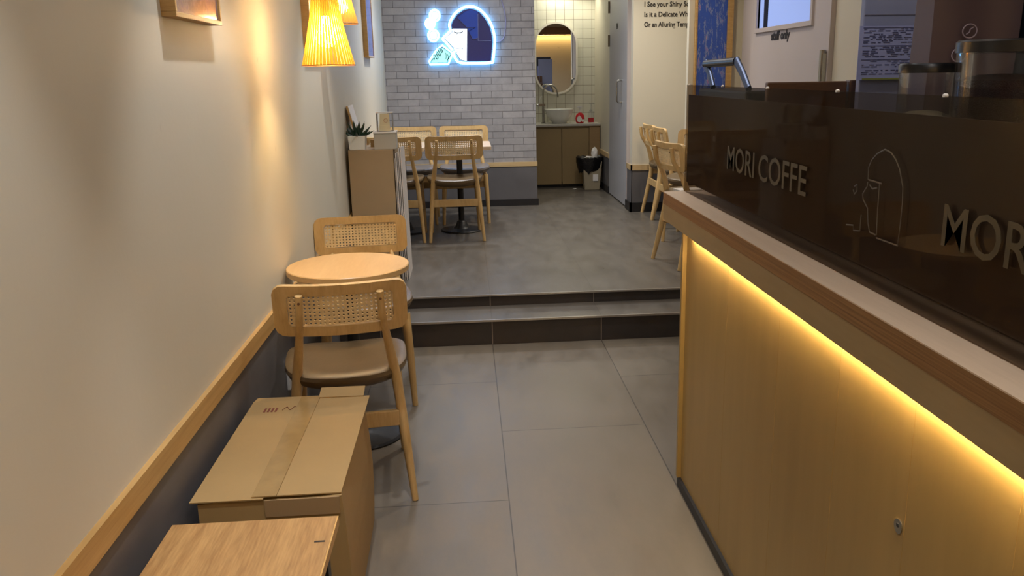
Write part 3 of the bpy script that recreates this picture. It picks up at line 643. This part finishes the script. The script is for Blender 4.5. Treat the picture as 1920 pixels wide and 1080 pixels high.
def make_chair(seatmat, label, cat='chair', group='rattan-back cafe chairs'):
    t = thing('cafe_chair', label, cat, group=group)
    # backrest, tilted and set at height
    Mx = Matrix.Translation((0, -0.232, 0.705)) @ Matrix.Rotation(math.radians(9), 4, 'X')
    bm = ringboard(0.425, 0.176, 0.034, 0.334, 0.108, 0.008, 0.018, 0.0); bmesh.ops.transform(bm, matrix=Mx, verts=bm.verts)
    br = finish(bm, 'backrest', M_chair, t, True)
    bm = cane_bm(); bmesh.ops.transform(bm, matrix=Mx, verts=bm.verts); finish(bm, 'cane_panel', M_cane, br)
    # seat
    bm = bmesh.new(); n = 40; rings = []
    def outline(s):
        L = []
        for k in range(n):
            a = 2 * PI * k / n; c, q = math.cos(a), math.sin(a)
            x = abs(c) ** 0.55 * math.copysign(1, c) * 0.220 * s; y = abs(q) ** 0.6 * math.copysign(1, q) * 0.205 * s
            L.append((x * (0.94 + 0.30 * (y + 0.2) * 0.4), y + 0.01))
        return L
    for s, z in ((0.0, 0.405), (0.6, 0.404), (0.86, 0.410), (0.96, 0.425), (1.0, 0.442), (0.985, 0.455), (0.93, 0.463), (0.75, 0.466), (0.4, 0.463), (0.0, 0.461)):
        if s == 0: rings.append([bm.verts.new((0, 0.01, z))]); continue
        rings.append([bm.verts.new((x, y, z + 0.45 * x * x)) for x, y in outline(s)])
    for A, B in zip(rings, rings[1:]):
        for k in range(n):
            if len(A) == 1: bm.faces.new((A[0], B[(k + 1) % n], B[k]))
            elif len(B) == 1: bm.faces.new((A[k], A[(k + 1) % n], B[0]))
            else: bm.faces.new((A[k], A[(k + 1) % n], B[(k + 1) % n], B[k]))
    finish(bm, 'seat', seatmat, t, True)
    for s in (-1, 1):
        # rear leg runs on upward behind the backrest
        path = smoothpath([(s * 0.203, -0.225, 0), (s * 0.184, -0.178, 0.22), (s * 0.166, -0.150, 0.42), (s * 0.143, -0.188, 0.58), (s * 0.131, -0.2475, 0.68), (s * 0.126, -0.262, 0.765)], 3)
        m = len(path); rad = []
        for p in path:
            z = p.z; rad.append(0.0125 + 0.0065 * min(1, z / 0.25) if z < 0.5 else 0.019 - 0.006 * min(1, (z - 0.5) / 0.14))
        bm = bmesh.new(); tube(bm, path, rad, 12, flat=(0.9, 1.1))
        lg = finish(bm, 'leg', M_chair, t, True)
        bm = bmesh.new(); tube(bm, [(s * 0.1265, -0.2755, 0.742), (s * 0.1265, -0.2705, 0.742)], 0.0045, 8); finish(bm, 'screw_plug', plain('screw_plug', srgb(110, 74, 44), 0.5), lg)
        bm = bmesh.new(); tube(bm, [(s * 0.190, 0.215, 0), (s * 0.183, 0.195, 0.2), (s * 0.172, 0.165, 0.415)], [0.0125, 0.017, 0.020], 12, flat=(1, 1)); finish(bm, 'leg', M_chair, t, True)
        bm = bmesh.new(); y0, y1 = -0.170, 0.19
        hexa(bm, [(s * 0.180 - 0.008, y0, 0.245), (s * 0.180 + 0.008, y0, 0.245), (s * 0.183 + 0.008, y1, 0.200), (s * 0.183 - 0.008, y1, 0.200), (s * 0.178 - 0.008, y0, 0.275), (s * 0.178 + 0.008, y0, 0.275), (s * 0.182 + 0.008, y1, 0.230), (s * 0.182 - 0.008, y1, 0.230)])
        finish(bm, 'stretcher', M_chair, t, bevel=0.003)
        bm = bmesh.new(); hexa(bm, [(s * 0.168 - 0.009, -0.148, 0.352), (s * 0.168 + 0.009, -0.148, 0.352), (s * 0.172 + 0.009, 0.165, 0.352), (s * 0.172 - 0.009, 0.165, 0.352), (s * 0.168 - 0.009, -0.148, 0.402), (s * 0.168 + 0.009, -0.148, 0.402), (s * 0.172 + 0.009, 0.165, 0.402), (s * 0.172 - 0.009, 0.165, 0.402)])
        finish(bm, 'seat_rail', M_chair, t, bevel=0.002)
    bm = bmesh.new(); box(bm, (-0.176, -0.178, 0.262), (0.176, -0.160, 0.318)); finish(bm, 'stretcher', M_chair, t, bevel=0.003)
    bm = bmesh.new(); box(bm, (-0.172, 0.158, 0.356), (0.172, 0.176, 0.404)); finish(bm, 'seat_rail', M_chair, t, bevel=0.002)
    return t
def place(o, x, y, z, deg, label=None):
    o.location = (x, y, z); o.rotation_euler = (0, 0, math.radians(deg))
    if label: o['label'] = label
    return o
c0 = make_chair(M_seat, 'rattan-back chair nearest the camera with its back to the cardboard box')
place(c0, -0.452, 2.915, 0, 7)
def chair(x, y, z, deg, label): return place(copy_tree(c0), x, y, z, deg, label)
chair(-0.487, 3.790, 0, 187, 'rattan-back chair facing the camera across the round table')
chair(-0.104, 6.575, ZU, 2, 'rattan-back chair by the brick wall, front right one seen from behind')
chair(-0.545, 6.575, ZU, 0, 'rattan-back chair beside the paper sheets, front left one seen from behind')
cg = make_chair(M_seatg, 'rattan-back chair facing the camera, right one against the brick wall dado')
place(cg, -0.025, 7.36, ZU, 180)
place(copy_tree(cg), -0.47, 7.36, ZU, 181, 'rattan-back chair facing the camera, left one in the brick wall corner')
chair(1.49, 5.40, ZU, -78, 'chair seen from its side, nearest of those right of the aisle')
chair(1.775, 6.86, ZU, -90, 'middle chair of the side-on row by the lettered wall')
chair(1.775, 7.29, ZU, -90, 'side-on chair pushed closest to the lettered wall')
chair(1.70, 6.22, ZU, 150, 'chair half hidden by the dark counter glass with only its back corner showing')

# ------------------------------------------------------------------ tables
def pedestal(t, h, base_r, pr=0.024):
    bm = bmesh.new(); lathe(bm, [(base_r, 0), (base_r, 0.006), (base_r * 0.96, 0.014), (base_r * 0.4, 0.022), (0.05, 0.04), (0.038, 0.075), (pr, 0.085)], seg=40); finish(bm, 'base', M_iron, t, True)
    bm = bmesh.new(); tube(bm, [(0, 0, 0.08), (0, 0, h - 0.015)], pr, 16); finish(bm, 'column', M_iron, t, True)
    bm = bmesh.new(); box(bm, (-0.13, -0.02, h - 0.015), (0.13, 0.02, h)); box(bm, (-0.02, -0.13, h - 0.0152), (0.02, 0.13, h - 0.0002)); finish(bm, 'bracket', M_iron, t)
t = thing('cafe_table', 'small round pale wood cafe table against the left wall', 'table', (-0.482, 3.315, 0))
bm = bmesh.new(); lathe(bm, [(0.232, 0.690), (0.236, 0.693), (0.236, 0.712), (0.233, 0.715)], seg=64); finish(bm, 'tabletop', M_tabletop, t, True)
pedestal(t, 0.690, 0.185)
for i, (x, lab) in enumerate(((-0.065, 'square pale table between the right pair of chairs by the brick wall'), (-0.512, 'square pale table in the corner between the left pair of chairs'))):
    t = thing('cafe_table', lab, 'table', (x, 6.86, ZU), 0, 'square tables by the brick wall')
    w = 0.205
    bm = bmesh.new(); w2 = 0.20; prism(bm, rrect(0.37 if i else 0.50, 0.56, 0.012), 2, 0.665, 0.692); finish(bm, 'tabletop', M_tablepale, t, bevel=0.002)
    pedestal(t, 0.665, 0.17)
t = thing('cafe_table', 'table end beside the side-on chairs right of the aisle', 'table', (2.30, 7.05, ZU), 0)
bm = bmesh.new(); prism(bm, rrect(0.60, 0.70, 0.012), 2, 0.695, 0.720); finish(bm, 'tabletop', M_tablepale, t)
pedestal(t, 0.695, 0.17)
o = boxobj('paper_sheets', (-0.08, -0.06, 0), (0.08, 0.06, 0.012), M_paper); o.location = (1.42, 5.40, ZU + 0.475); o.rotation_euler = (0, 0, math.radians(10)); tag(o, 'small white paper stack lying on the nearest right-hand chair seat', 'paper')

# ------------------------------------------------------------------ cabinet with plant and boxes
YC = 5.17
t = thing('storage_cabinet', 'tan laminate waist-high cabinet standing between the wall and paper sheets', 'cabinet', (-0.57, YC, ZU))
part('body', (-0.703, YC + 0.004, ZU), (-0.440, YC + 0.36, 0.993), M_boxstand, t, 0.001)
part('front_panel', (-0.703, YC - 0.012, ZU + 0.02), (-0.440, YC + 0.003, 1.006), M_boxstand, t, 0.001)
part('top', (-0.703, YC + 0.004, 0.993), (-0.440, YC + 0.36, 1.008), M_boxstand, t)
sh = [(0.010, 0.010), (0.016, 0.022), (0.021, 0.035), (0.026, 0.05), (0.031, 0.066)]
labs = ['white folded sheet leaning directly on the tan cabinet side', 'white folded sheet, second out from the tan cabinet', 'white folded sheet, middle one of the leaning stack', 'white folded sheet, fourth out from the tan cabinet', 'outermost white folded sheet nearest the aisle']
for i in range(5):
    x0 = -0.436 + 0.0085 * i; lean = 0.004 + 0.002 * i; top = (0.955, 0.985, 0.99, 1.012, 1.020)[i]; yy = (0.0, -0.02, 0.01, 0.0, 0.015)[i]
    bm = bmesh.new(); w = 0.0055; xb = x0 + lean
    hexa(bm, [(xb, YC + yy, ZU), (xb + w, YC + yy, ZU), (xb + w, YC + 0.33, ZU), (xb, YC + 0.33, ZU), (x0, YC + yy, top), (x0 + w, YC + yy, top), (x0 + w, YC + 0.33, top - 0.02), (x0, YC + 0.33, top - 0.02)])
    o = finish(bm, 'folded_sheet', plain('white_corrugated_sheet', srgb(206, 198, 190), 0.75, var=0.08, scale=30)); tag(o, labs[i], 'sheet', 'white folded sheets leaning on the cabinet')
ZC = 1.008
t = thing('potted_succulent', 'spiky dark green succulent in a white square pot on the cabinet', 'plant', (-0.650, YC + 0.045, ZC))
bm = bmesh.new(); hexa(bm, [(-0.045, -0.045, 0), (0.045, -0.045, 0), (0.045, 0.045, 0), (-0.045, 0.045, 0), (-0.051, -0.05, 0.082), (0.051, -0.05, 0.082), (0.051, 0.05, 0.082), (-0.051, 0.05, 0.082)]); finish(bm, 'pot', M_ceramic, t, bevel=0.002)
bm = bmesh.new(); random.seed(3)
for k in range(22):
    a = k * 2.4; el = (0.25, 0.6, 1.0, 1.35)[min(3, k * 4 // 22)]; L = (0.085, 0.075, 0.07, 0.06)[k % 4] if el > 0.5 else 0.085
    d = Vector((math.cos(a) * math.cos(el), math.sin(a) * math.cos(el), math.sin(el)))
    b0 = Vector((0, 0, 0.078)); b0.x = max(-0.03, min(0.03, d.x * 0.02)); b0.y = d.y * 0.02
    pts = [b0, b0 + d * L * 0.35, b0 + d * L * 0.7 + Vector((0, 0, 0.004)), b0 + d * L + Vector((0, 0, 0.012))]
    if pts[-1].x < -0.06: pts = [Vector((max(p.x, -0.06), p.y, p.z)) for p in pts]
    tube(bm, pts, [0.008, 0.0085, 0.0055, 0.0008], 6)
finish(bm, 'leaves', M_leaf, t, True)
t = thing('storage_box', 'light grey lidded box on the cabinet beside the succulent', 'box', (-0.484, YC + 0.05, ZC))
bm = bmesh.new(); box(bm, (-0.066, -0.045, 0), (0.064, 0.08, 0.095)); finish(bm, 'box_body', M_greybox, t, bevel=0.002)
bm = bmesh.new(); box(bm, (-0.069, -0.048, 0.093), (0.067, 0.083, 0.104)); finish(bm, 'lid', M_white, t, bevel=0.002)
t = thing('card_holder', 'small acrylic holder with a cream card on top of the grey box', 'holder', (-0.482, YC + 0.05, ZC + 0.104))
bm = bmesh.new(); box(bm, (-0.048, -0.03, 0), (0.048, 0.03, 0.004)); box(bm, (-0.048, -0.03, 0), (-0.044, 0.03, 0.11)); box(bm, (0.044, -0.03, 0), (0.048, 0.03, 0.11)); finish(bm, 'holder_body', plain('smoky_acrylic', srgb(120, 116, 104), 0.2), t)
bm = bmesh.new(); box(bm, (-0.050, -0.032, 0.107), (0.050, 0.032, 0.113)); finish(bm, 'cap', M_white, t)
bm = bmesh.new(); prism(bm, [(-0.033, 0.004), (0.031, 0.004), (0.028, 0.105), (-0.026, 0.105)], 1, -0.033, -0.026); finish(bm, 'card', M_cream, t)
bm = bmesh.new(); prism(bm, [(-0.034, 0.004), (0.032, 0.004), (0.031, 0.035), (-0.032, 0.035)], 1, -0.037, -0.033); finish(bm, 'card_fold', M_cream, t)
bm = bmesh.new(); tube(bm, [(0.008 + 0.011 * math.cos(a * PI / 8), -0.0345, 0.065 + 0.011 * math.sin(a * PI / 8)) for a in range(16)], 0.0009, 5, closed=True); finish(bm, 'emblem', plain('red_print', srgb(190, 130, 110), 0.6), t)
t = thing('framed_notice', 'small framed notice leaning on the wall behind the succulent', 'frame', (-0.69, YC + 0.175, ZC))
def lean(a, b, y0, y1, mat, name):
    bm = bmesh.new(); # sheet leaning against the wall, thickness a..b outward
    A = Vector((0.035, 0, 0.0)); B = Vector((-0.026, 0, 0.250))
    dv = (B - A).normalized(); nn = Vector((dv.z, 0, -dv.x))
    c = [A + nn * a, A + nn * b, B + nn * b, B + nn * a]
    prism(bm, [(p.x, p.z) for p in c], 1, y0, y1); return finish(bm, name, mat, t)
lean(0.0, 0.010, -0.05, 0.20, M_trim, 'frame'); lean(0.0101, 0.0112, -0.035, 0.185, M_paper, 'notice_sheet')
o = boxobj('small_carton', (-0.592, YC + 0.20, ZC), (-0.562, YC + 0.24, ZC + 0.045), M_card); tag(o, 'tiny brown carton between the succulent pot and grey box', 'box')

# ------------------------------------------------------------------ cardboard box by the chair
t = thing('cardboard_box', 'large worn brown cardboard box with taped top near the front chair', 'box', (-0.51, 2.25, 0))
X0, X1, Y0, Y1, H = -0.672, -0.345, 1.905, 2.565, 0.447
def L_(p): return (p[0] + 0.51, p[1] - 2.25, p[2])
bm = bmesh.new(); hexa(bm, [L_(p) for p in ((X0, Y0, 0), (-0.338, Y0 - 0.0, 0), (-0.352, Y1 + 0.03, 0), (X0, Y1, 0), (X0, Y0, H), (X1 + 0.012, Y0, H), (X1 - 0.012, Y1, H), (X0 - 0.012, Y1, H))])
bmesh.ops.subdivide_edges(bm, edges=bm.edges, cuts=5, use_grid_fill=True)
for v in bm.verts:
    if v.co.z > 0.4: v.co.z += 0.004 * math.sin(v.co.x * 23 + v.co.y * 9)
    elif v.co.z > 0.02 and v.co.x > 0.1: v.co.x += 0.012 * math.sin(v.co.z / H * PI)
finish(bm, 'carton', M_card, t)
def flap(name, x0, x1, y0, y1, z0, z1, tilt=0, mat=None):
    bm = bmesh.new(); hexa(bm, [L_(p) for p in ((x0, y0, z0), (x1, y0, z0), (x1, y1, z1), (x0, y1, z1), (x0, y0, z0 + 0.003), (x1, y0, z0 + 0.003), (x1, y1, z1 + 0.003), (x0, y1, z1 + 0.003))])
    return finish(bm, name, mat or M_card, t)
flap('flap', -0.688, -0.517, 1.898, 2.54, H + 0.005, H + 0.006)
flap('flap', -0.513, -0.334, 1.912, 2.55, H + 0.005, H + 0.007)
flap('flap', -0.690, -0.50, 2.535, 2.60, H + 0.005, H - 0.005)
flap('torn_flap', -0.49, -0.352, 2.545, 2.60, H + 0.010, H + 0.022)
flap('tape', -0.545, -0.487, 1.905, 2.56, H + 0.0085, H + 0.0105, mat=M_tape)
bm = bmesh.new(); box(bm, L_((-0.515, 1.900, 0.405)), L_((-0.338, 1.9045, 0.449))); finish(bm, 'front_fold', M_cardin, t)
bm = bmesh.new()
for k in range(4): box(bm, L_((-0.640 + k * 0.011, 2.45, H + 0.009)), L_((-0.634 + k * 0.011, 2.482, H + 0.0095)))
finish(bm, 'printed_mark', plain('red_brown_ink', srgb(120, 60, 40), 0.8), t)
bm = bmesh.new(); tube(bm, smoothpath([L_(p) for p in ((-0.585, 2.46, H + 0.0098), (-0.575, 2.485, H + 0.0098), (-0.562, 2.46, H + 0.0098), (-0.553, 2.487, H + 0.0098), (-0.545, 2.475, H + 0.0098))], 4), 0.0009, 5); finish(bm, 'printed_mark', plain('red_brown_ink', srgb(120, 60, 40), 0.8), t)
# low plywood table in the foreground
t = thing('plywood_table', 'low plywood-topped table at the bottom left beside the cardboard box', 'table', (-0.5, 1.4, 0))
bm = bmesh.new(); box(bm, (-0.178, -0.55, 0.456), (0.180, 0.355, 0.478)); finish(bm, 'tabletop', wood('plywood_top', srgb(146, 104, 56), srgb(184, 142, 86), (14, 1.1, 8), 2.2, fine=0.5), t, bevel=0.001)
bm = bmesh.new(); box(bm, (0.1801, -0.55, 0.456), (0.1835, 0.355, 0.4775)); finish(bm, 'edge_band', wood('edge_band_wood', srgb(196, 150, 80), srgb(206, 162, 92)), t)
bm = bmesh.new(); box(bm, (0.148, 0.245, 0.4779), (0.170, 0.2505, 0.4786)); finish(bm, 'pen_mark', M_ink, t)
for x in (-0.165, 0.130):
    for y in (-0.53, 0.31):
        bm = bmesh.new(); box(bm, (x, y, 0), (x + 0.03, y + 0.03, 0.456)); finish(bm, 'leg', M_iron, t)
# wall outlet
t = thing('wall_outlet', 'white double power outlet low on the charcoal left dado', 'outlet', (XL + 0.008, 3.17, 0.33))
bm = bmesh.new(); box(bm, (0, -0.045, -0.057), (0.011, 0.045, 0.057)); finish(bm, 'plate', M_white, t, bevel=0.002)
for z in (0.022, -0.024):
    bm = bmesh.new(); tube(bm, [(0.0105, 0, z), (0.0118, 0, z)], 0.016, 16, cap=True); finish(bm, 'socket', plain('socket_shadow_grey', srgb(150, 148, 150), 0.4), t)
    for y in (-0.007, 0.007):
        bm = bmesh.new(); tube(bm, [(0.0112, y, z), (0.0124, y, z)], 0.003, 8); finish(bm, 'socket_hole', M_dark, t)

# ------------------------------------------------------------------ counter
XC = 0.693; YE = 2.724; YF = -1.0
t = thing('service_counter', 'long plywood service counter with warm light under its ledge', 'counter', (1.1, 1.0, 0))
part('front_panel', (XC + 0.020, YF, 0.035), (XC + 0.034, YE - 0.018, 0.950), M_ply, t)
part('end_panel', (XC + 0.006, YE - 0.018, 0.035), (1.39, YE, 0.925), M_ply, t)
part('fascia', (XC, YF, 0.918), (XC + 0.007, YE + 0.250, 0.975), M_plyh, t)
part('ledge_core', (XC + 0.0071, YF, 0.9505), (1.39, YE + 0.248, 0.974), M_plyh, t)
part('plinth', (XC + 0.010, YF, 0.0), (1.38, YE - 0.004, 0.035), M_black, t)
bm = bmesh.new(); box(bm, (XC - 0.001, YF, 0.9752), (1.39, YE + 0.250, 1.0145)); o = finish(off(bm, t), 'ledge_edge', M_plyedge, t)
part('ledge_top', (XC - 0.001, YF, 1.0146), (1.39, YE + 0.250, 1.017), M_plytop, t)
# thin panel joints
bm = bmesh.new()
for y in (2.25, 1.85, 1.52, 1.235, 0.96): box(bm, (XC + 0.0197, y - 0.0004, 0.04), (XC + 0.0202, y + 0.0004, 0.9))
finish(off(bm, t), 'panel_joint', plain('joint_line', srgb(154, 122, 66), 0.7), t)
led = part('led_strip', (XC + 0.0075, YF, 0.9225), (XC + 0.0125, YE - 0.10, 0.9255), emis('warm_led', (1.0, 0.78, 0.42, 1), 260.0), t)
bm = bmesh.new(); tube(bm, [(XC + 0.021, 1.253, 0.67), (XC + 0.018, 1.253, 0.67)], 0.013, 20); ck = finish(off(bm, t), 'key_lock', M_chrome, t)
bm = bmesh.new(); tube(bm, [(XC + 0.0181, 1.253, 0.672), (XC + 0.0173, 1.253, 0.672)], 0.004, 10); finish(off(bm, t), 'keyhole', M_dark, t)
# tinted glass guard with film and lettering
t = thing('glass_guard', 'long dark brown glass guard with faint gold lettering on the counter', 'glass panel', (0.77, 1.0, 1.017))
gy = YE + 0.242
part('glass_sheet', (0.765, YF, 1.018), (0.771, gy, 1.386), M_tint, t)
part('dark_film', (0.7715, YF, 1.052), (0.774, gy - 0.004, 1.353), M_film, t)
LX = 0.7645
for y in (2.94, 2.555, 2.165, 1.744, 1.336, 0.93):
    bm = bmesh.new(); lathe(bm, [(0.0045, 1.384), (0.0045, 1.388), (0.002, 1.390)], (0.768, y), 12); finish(off(bm, t), 'edge_glint', M_white, t, True)  # white studs stand in for ceiling-light glints on the glass edge
def lett(s, y, z, w): 
    o = put_text('lettering', s, 0.098, (LX, y, z), (0, -1, 0), (0, 0, 1), M_gold, None, width=w, ext=0.0004, bold=0.0005)
    o.parent = t; o.matrix_parent_inverse = Matrix.Translation(-Vector(t.location)); return o
for y in (2.470, 1.300):
    lett('MORI', y, 1.150, 0.240); lett('COFFE', y - 0.275, 1.150, 0.325)
arch = [(1.571, 1.224), (1.573, 1.246), (1.562, 1.262), (1.542, 1.276), (1.514, 1.286), (1.489, 1.282), (1.471, 1.272), (1.455, 1.257), (1.437, 1.226), (1.434, 1.197), (1.435, 1.158), (1.438, 1.121), (1.52, 1.12)]
logo = [arch, [(1.569, 1.224), (1.516, 1.223)], [(1.571, 1.219), (1.572, 1.211), (1.589, 1.194), (1.585, 1.184), (1.564, 1.17), (1.557, 1.141), (1.548, 1.126), (1.523, 1.125)], [(1.524, 1.221), (1.523, 1.176), (1.52, 1.125)], [(1.563, 1.215), (1.551, 1.209), (1.532, 1.213)], [(1.651, 1.123), (1.619, 1.127), (1.617, 1.117), (1.589, 1.121), (1.588, 1.153)], [(1.627, 1.204), (1.616, 1.209), (1.614, 1.197), (1.624, 1.189), (1.631, 1.197)]]
bm = bmesh.new()
for L in logo: tube(bm, [(LX, p[0], p[1]) for p in L], 0.0017, 6, flat=(0.4, 1), up=(1, 0, 0))
finish(off(bm, t), 'emblem', M_line, t)

# ------------------------------------------------------------------ behind the counter
t = thing('back_counter', 'low back worktop behind the counter glass', 'counter', (1.2, 1.5, 0))
part('worktop', (0.80, 0.4, 1.24), (1.385, 2.95, 1.27), M_darkwood, t); part('cabinet_body', (0.84, 0.45, 1.018), (1.38, 2.96, 1.24), M_darkwood, t)
part('end_shelf', (1.06, 2.95, 1.24), (1.39, 3.95, 1.27), M_darkwood, t); part('support_leg', (1.33, 3.88, ZU), (1.39, 3.94, 1.24), M_darkwood, t)
t = thing('wooden_rail', 'dark wooden shelf board standing in front of the staff door', 'shelf', (1.28, 3.12, 1.27))
part('board', (1.102, 3.105, 1.285), (1.402, 3.135, 1.388), M_darkwood, t, 0.004); part('post', (1.410, 3.10, 1.285), (1.456, 3.14, 1.391), M_darkwood, t, 0.004); part('foot', (1.102, 3.07, 1.27), (1.456, 3.17, 1.285), M_darkwood, t)
# press with bail handle
t = thing('press_grill', 'steel press with an upright black bar handle behind the glass', 'appliance', (1.205, 3.5, 1.27))
bm = bmesh.new(); box(bm, (-0.14, -0.26, 0), (0.10, 0.42, 0.085)); finish(bm, 'press_body', M_dark, t, bevel=0.01)
bm = bmesh.new(); tube(bm, [(-0.12, -0.07, 0.197), (-0.12, 0.38, 0.192)], 0.017, 14); finish(bm, 'handle_bar', M_dark, t, True)
for y0, y1, zz in ((-0.07, -0.235, 0.09), (0.375, 0.25, 0.09)):
    bm = bmesh.new(); tube(bm, [(-0.12, y0, 0.197), (-0.12, (y0 + y1) / 2, 0.15), (-0.12, y1, zz)], [0.021, 0.019, 0.018], 12, flat=(0.6, 1.0), up=(1, 0, 0)); finish(bm, 'handle_arm', plain('blue_steel', srgb(70, 82, 110), 0.4, metal=0.6), t, True)
# storage jars
def jar(x, y, r, ztop, zlid, label, beans):
    t = thing('storage_jar', label, 'jar', (x, y, 1.27), 0, 'lidded jars behind the counter glass')
    bm = bmesh.new(); z1 = zlid - 1.27
    lathe(bm, [(r * 0.94, 0.001), (r * 0.97, 0.006), (r * 0.97, z1), (r * 0.945, z1), (r * 0.945, 0.008)], seg=40, cap=False); finish(bm, 'jar_body', M_clear, t, True)
    bm = bmesh.new(); lathe(bm, [(r, z1), (r, ztop - 1.27 - 0.004), (r * 0.95, ztop - 1.27)], seg=40); finish(bm, 'lid', M_dark, t, True)
    if beans:
        bm = bmesh.new(); lathe(bm, [(r * 0.90, 0.010), (r * 0.93, 0.02), (r * 0.93, beans), (r * 0.5, beans + 0.01), (0.001, beans + 0.012)], seg=32); finish(bm, 'contents', M_bean if beans > 0.1 else M_cream, t, True)
jar(1.072, 1.66, 0.093, 1.482, 1.458, 'larger lidded jar of dark coffee beans behind the glass', 0.135)
jar(0.984, 1.79, 0.0585, 1.440, 1.420, 'smaller lidded jar with pale contents behind the glass', 0.06)
# fridge side with notices, and coffee bag
t = thing('partition_panel', 'tall blue-grey partition panel behind the counter', 'panel', (1.46, 3.0, 0))
part('side_panel', (1.398, 3.0, ZU), (1.66, 3.03, 1.70), M_bluegrey, t, 0.004)
part('seam', (1.40, 2.998, 1.612), (1.62, 3.001, 1.615), plain('seam_grey', srgb(120, 124, 150), 0.5), t)
t = thing('notice_sheet', 'printed table of small text taped on the blue-grey panel', 'notice', (1.5, 2.997, 1.4))
part('sheet', (1.380, 2.985, 1.392), (1.628, 2.988, 1.575), plain('bluish_paper', srgb(146, 156, 206), 0.7), t)
bm = bmesh.new(); random.seed(11)
for (z0, z1, rows) in ((1.515, 1.566, 9), (1.468, 1.505, 6), (1.408, 1.458, 8)):
    for r_ in range(rows):
        z = z0 + (z1 - z0) * (r_ + 0.5) / rows; x = 1.395
        while x < 1.61:
            w = random.uniform(0.006, 0.03)
            if random.random() < 0.75: box(bm, (x, 2.984, z), (min(x + w, 1.612), 2.9849, z + 0.0022))
            x += w + random.uniform(0.002, 0.012)
for z in (1.568, 1.507, 1.460): box(bm, (1.392, 2.984, z), (1.614, 2.9849, z + 0.0018))
finish(off(bm, t), 'print', plain('blue_black_print', srgb(60, 66, 110), 0.7), t)
part('edge_clip', (1.40, 2.983, 1.392), (1.55, 2.989, 1.398), plain('olive_clip', srgb(120, 130, 70), 0.6), t)
t = thing('coffee_bag', 'big mauve coffee bag with round line logos behind the jars', 'bag', (1.25, 2.16, 1.27))
bm = bmesh.new(); hexa(bm, [(-0.095, -0.045, 0), (0.125, -0.045, 0), (0.125, 0.05, 0), (-0.095, 0.05, 0), (-0.088, -0.02, 0.62), (0.150, -0.02, 0.62), (0.150, 0.02, 0.62), (-0.088, 0.02, 0.62)])
bmesh.ops.subdivide_edges(bm, edges=bm.edges, cuts=6, use_grid_fill=True)
for v in bm.verts: v.co.y += 0.006 * math.sin(v.co.x * 30) - (0.02 if v.co.y < -0.02 else 0) * math.sin(min(1, v.co.z / 0.6) * PI)
finish(bm, 'bag_body', M_mauve, t, True)
M_lg = plain('pale_logo_print', srgb(170, 160, 180), 0.5)
for cx, cz, r in ((0.0, 0.247, 0.0185), (-0.022, 0.19, 0.0185)):
    bm = bmesh.new(); y = -0.066
    tube(bm, [(cx + r * math.cos(a * PI / 12), y, cz + r * 0.9 * math.sin(a * PI / 12)) for a in range(24)], 0.0016, 6, closed=True)
    tube(bm, smoothpath([(cx - 0.009, y, cz - 0.008), (cx - 0.001, y, cz - 0.003), (cx + 0.001, y, cz + 0.004), (cx + 0.009, y, cz + 0.009)] if cz > 0.2 else [(cx - 0.009, y, cz + 0.007), (cx - 0.002, y, cz + 0.001), (cx + 0.009, y, cz)], 4), 0.0014, 6)
    finish(bm, 'logo', M_lg, t)
t = thing('equipment_box', 'dark machine side at the right edge behind the jars', 'appliance', (1.6, 2.0, 1.27))
part('machine_body', (1.40, 1.98, 1.27), (1.70, 2.30, 1.75), plain('navy_black', srgb(26, 32, 46), 0.3), t, 0.01)
part('stand', (1.42, 2.0, ZU), (1.68, 2.28, 1.27), M_dark, t)
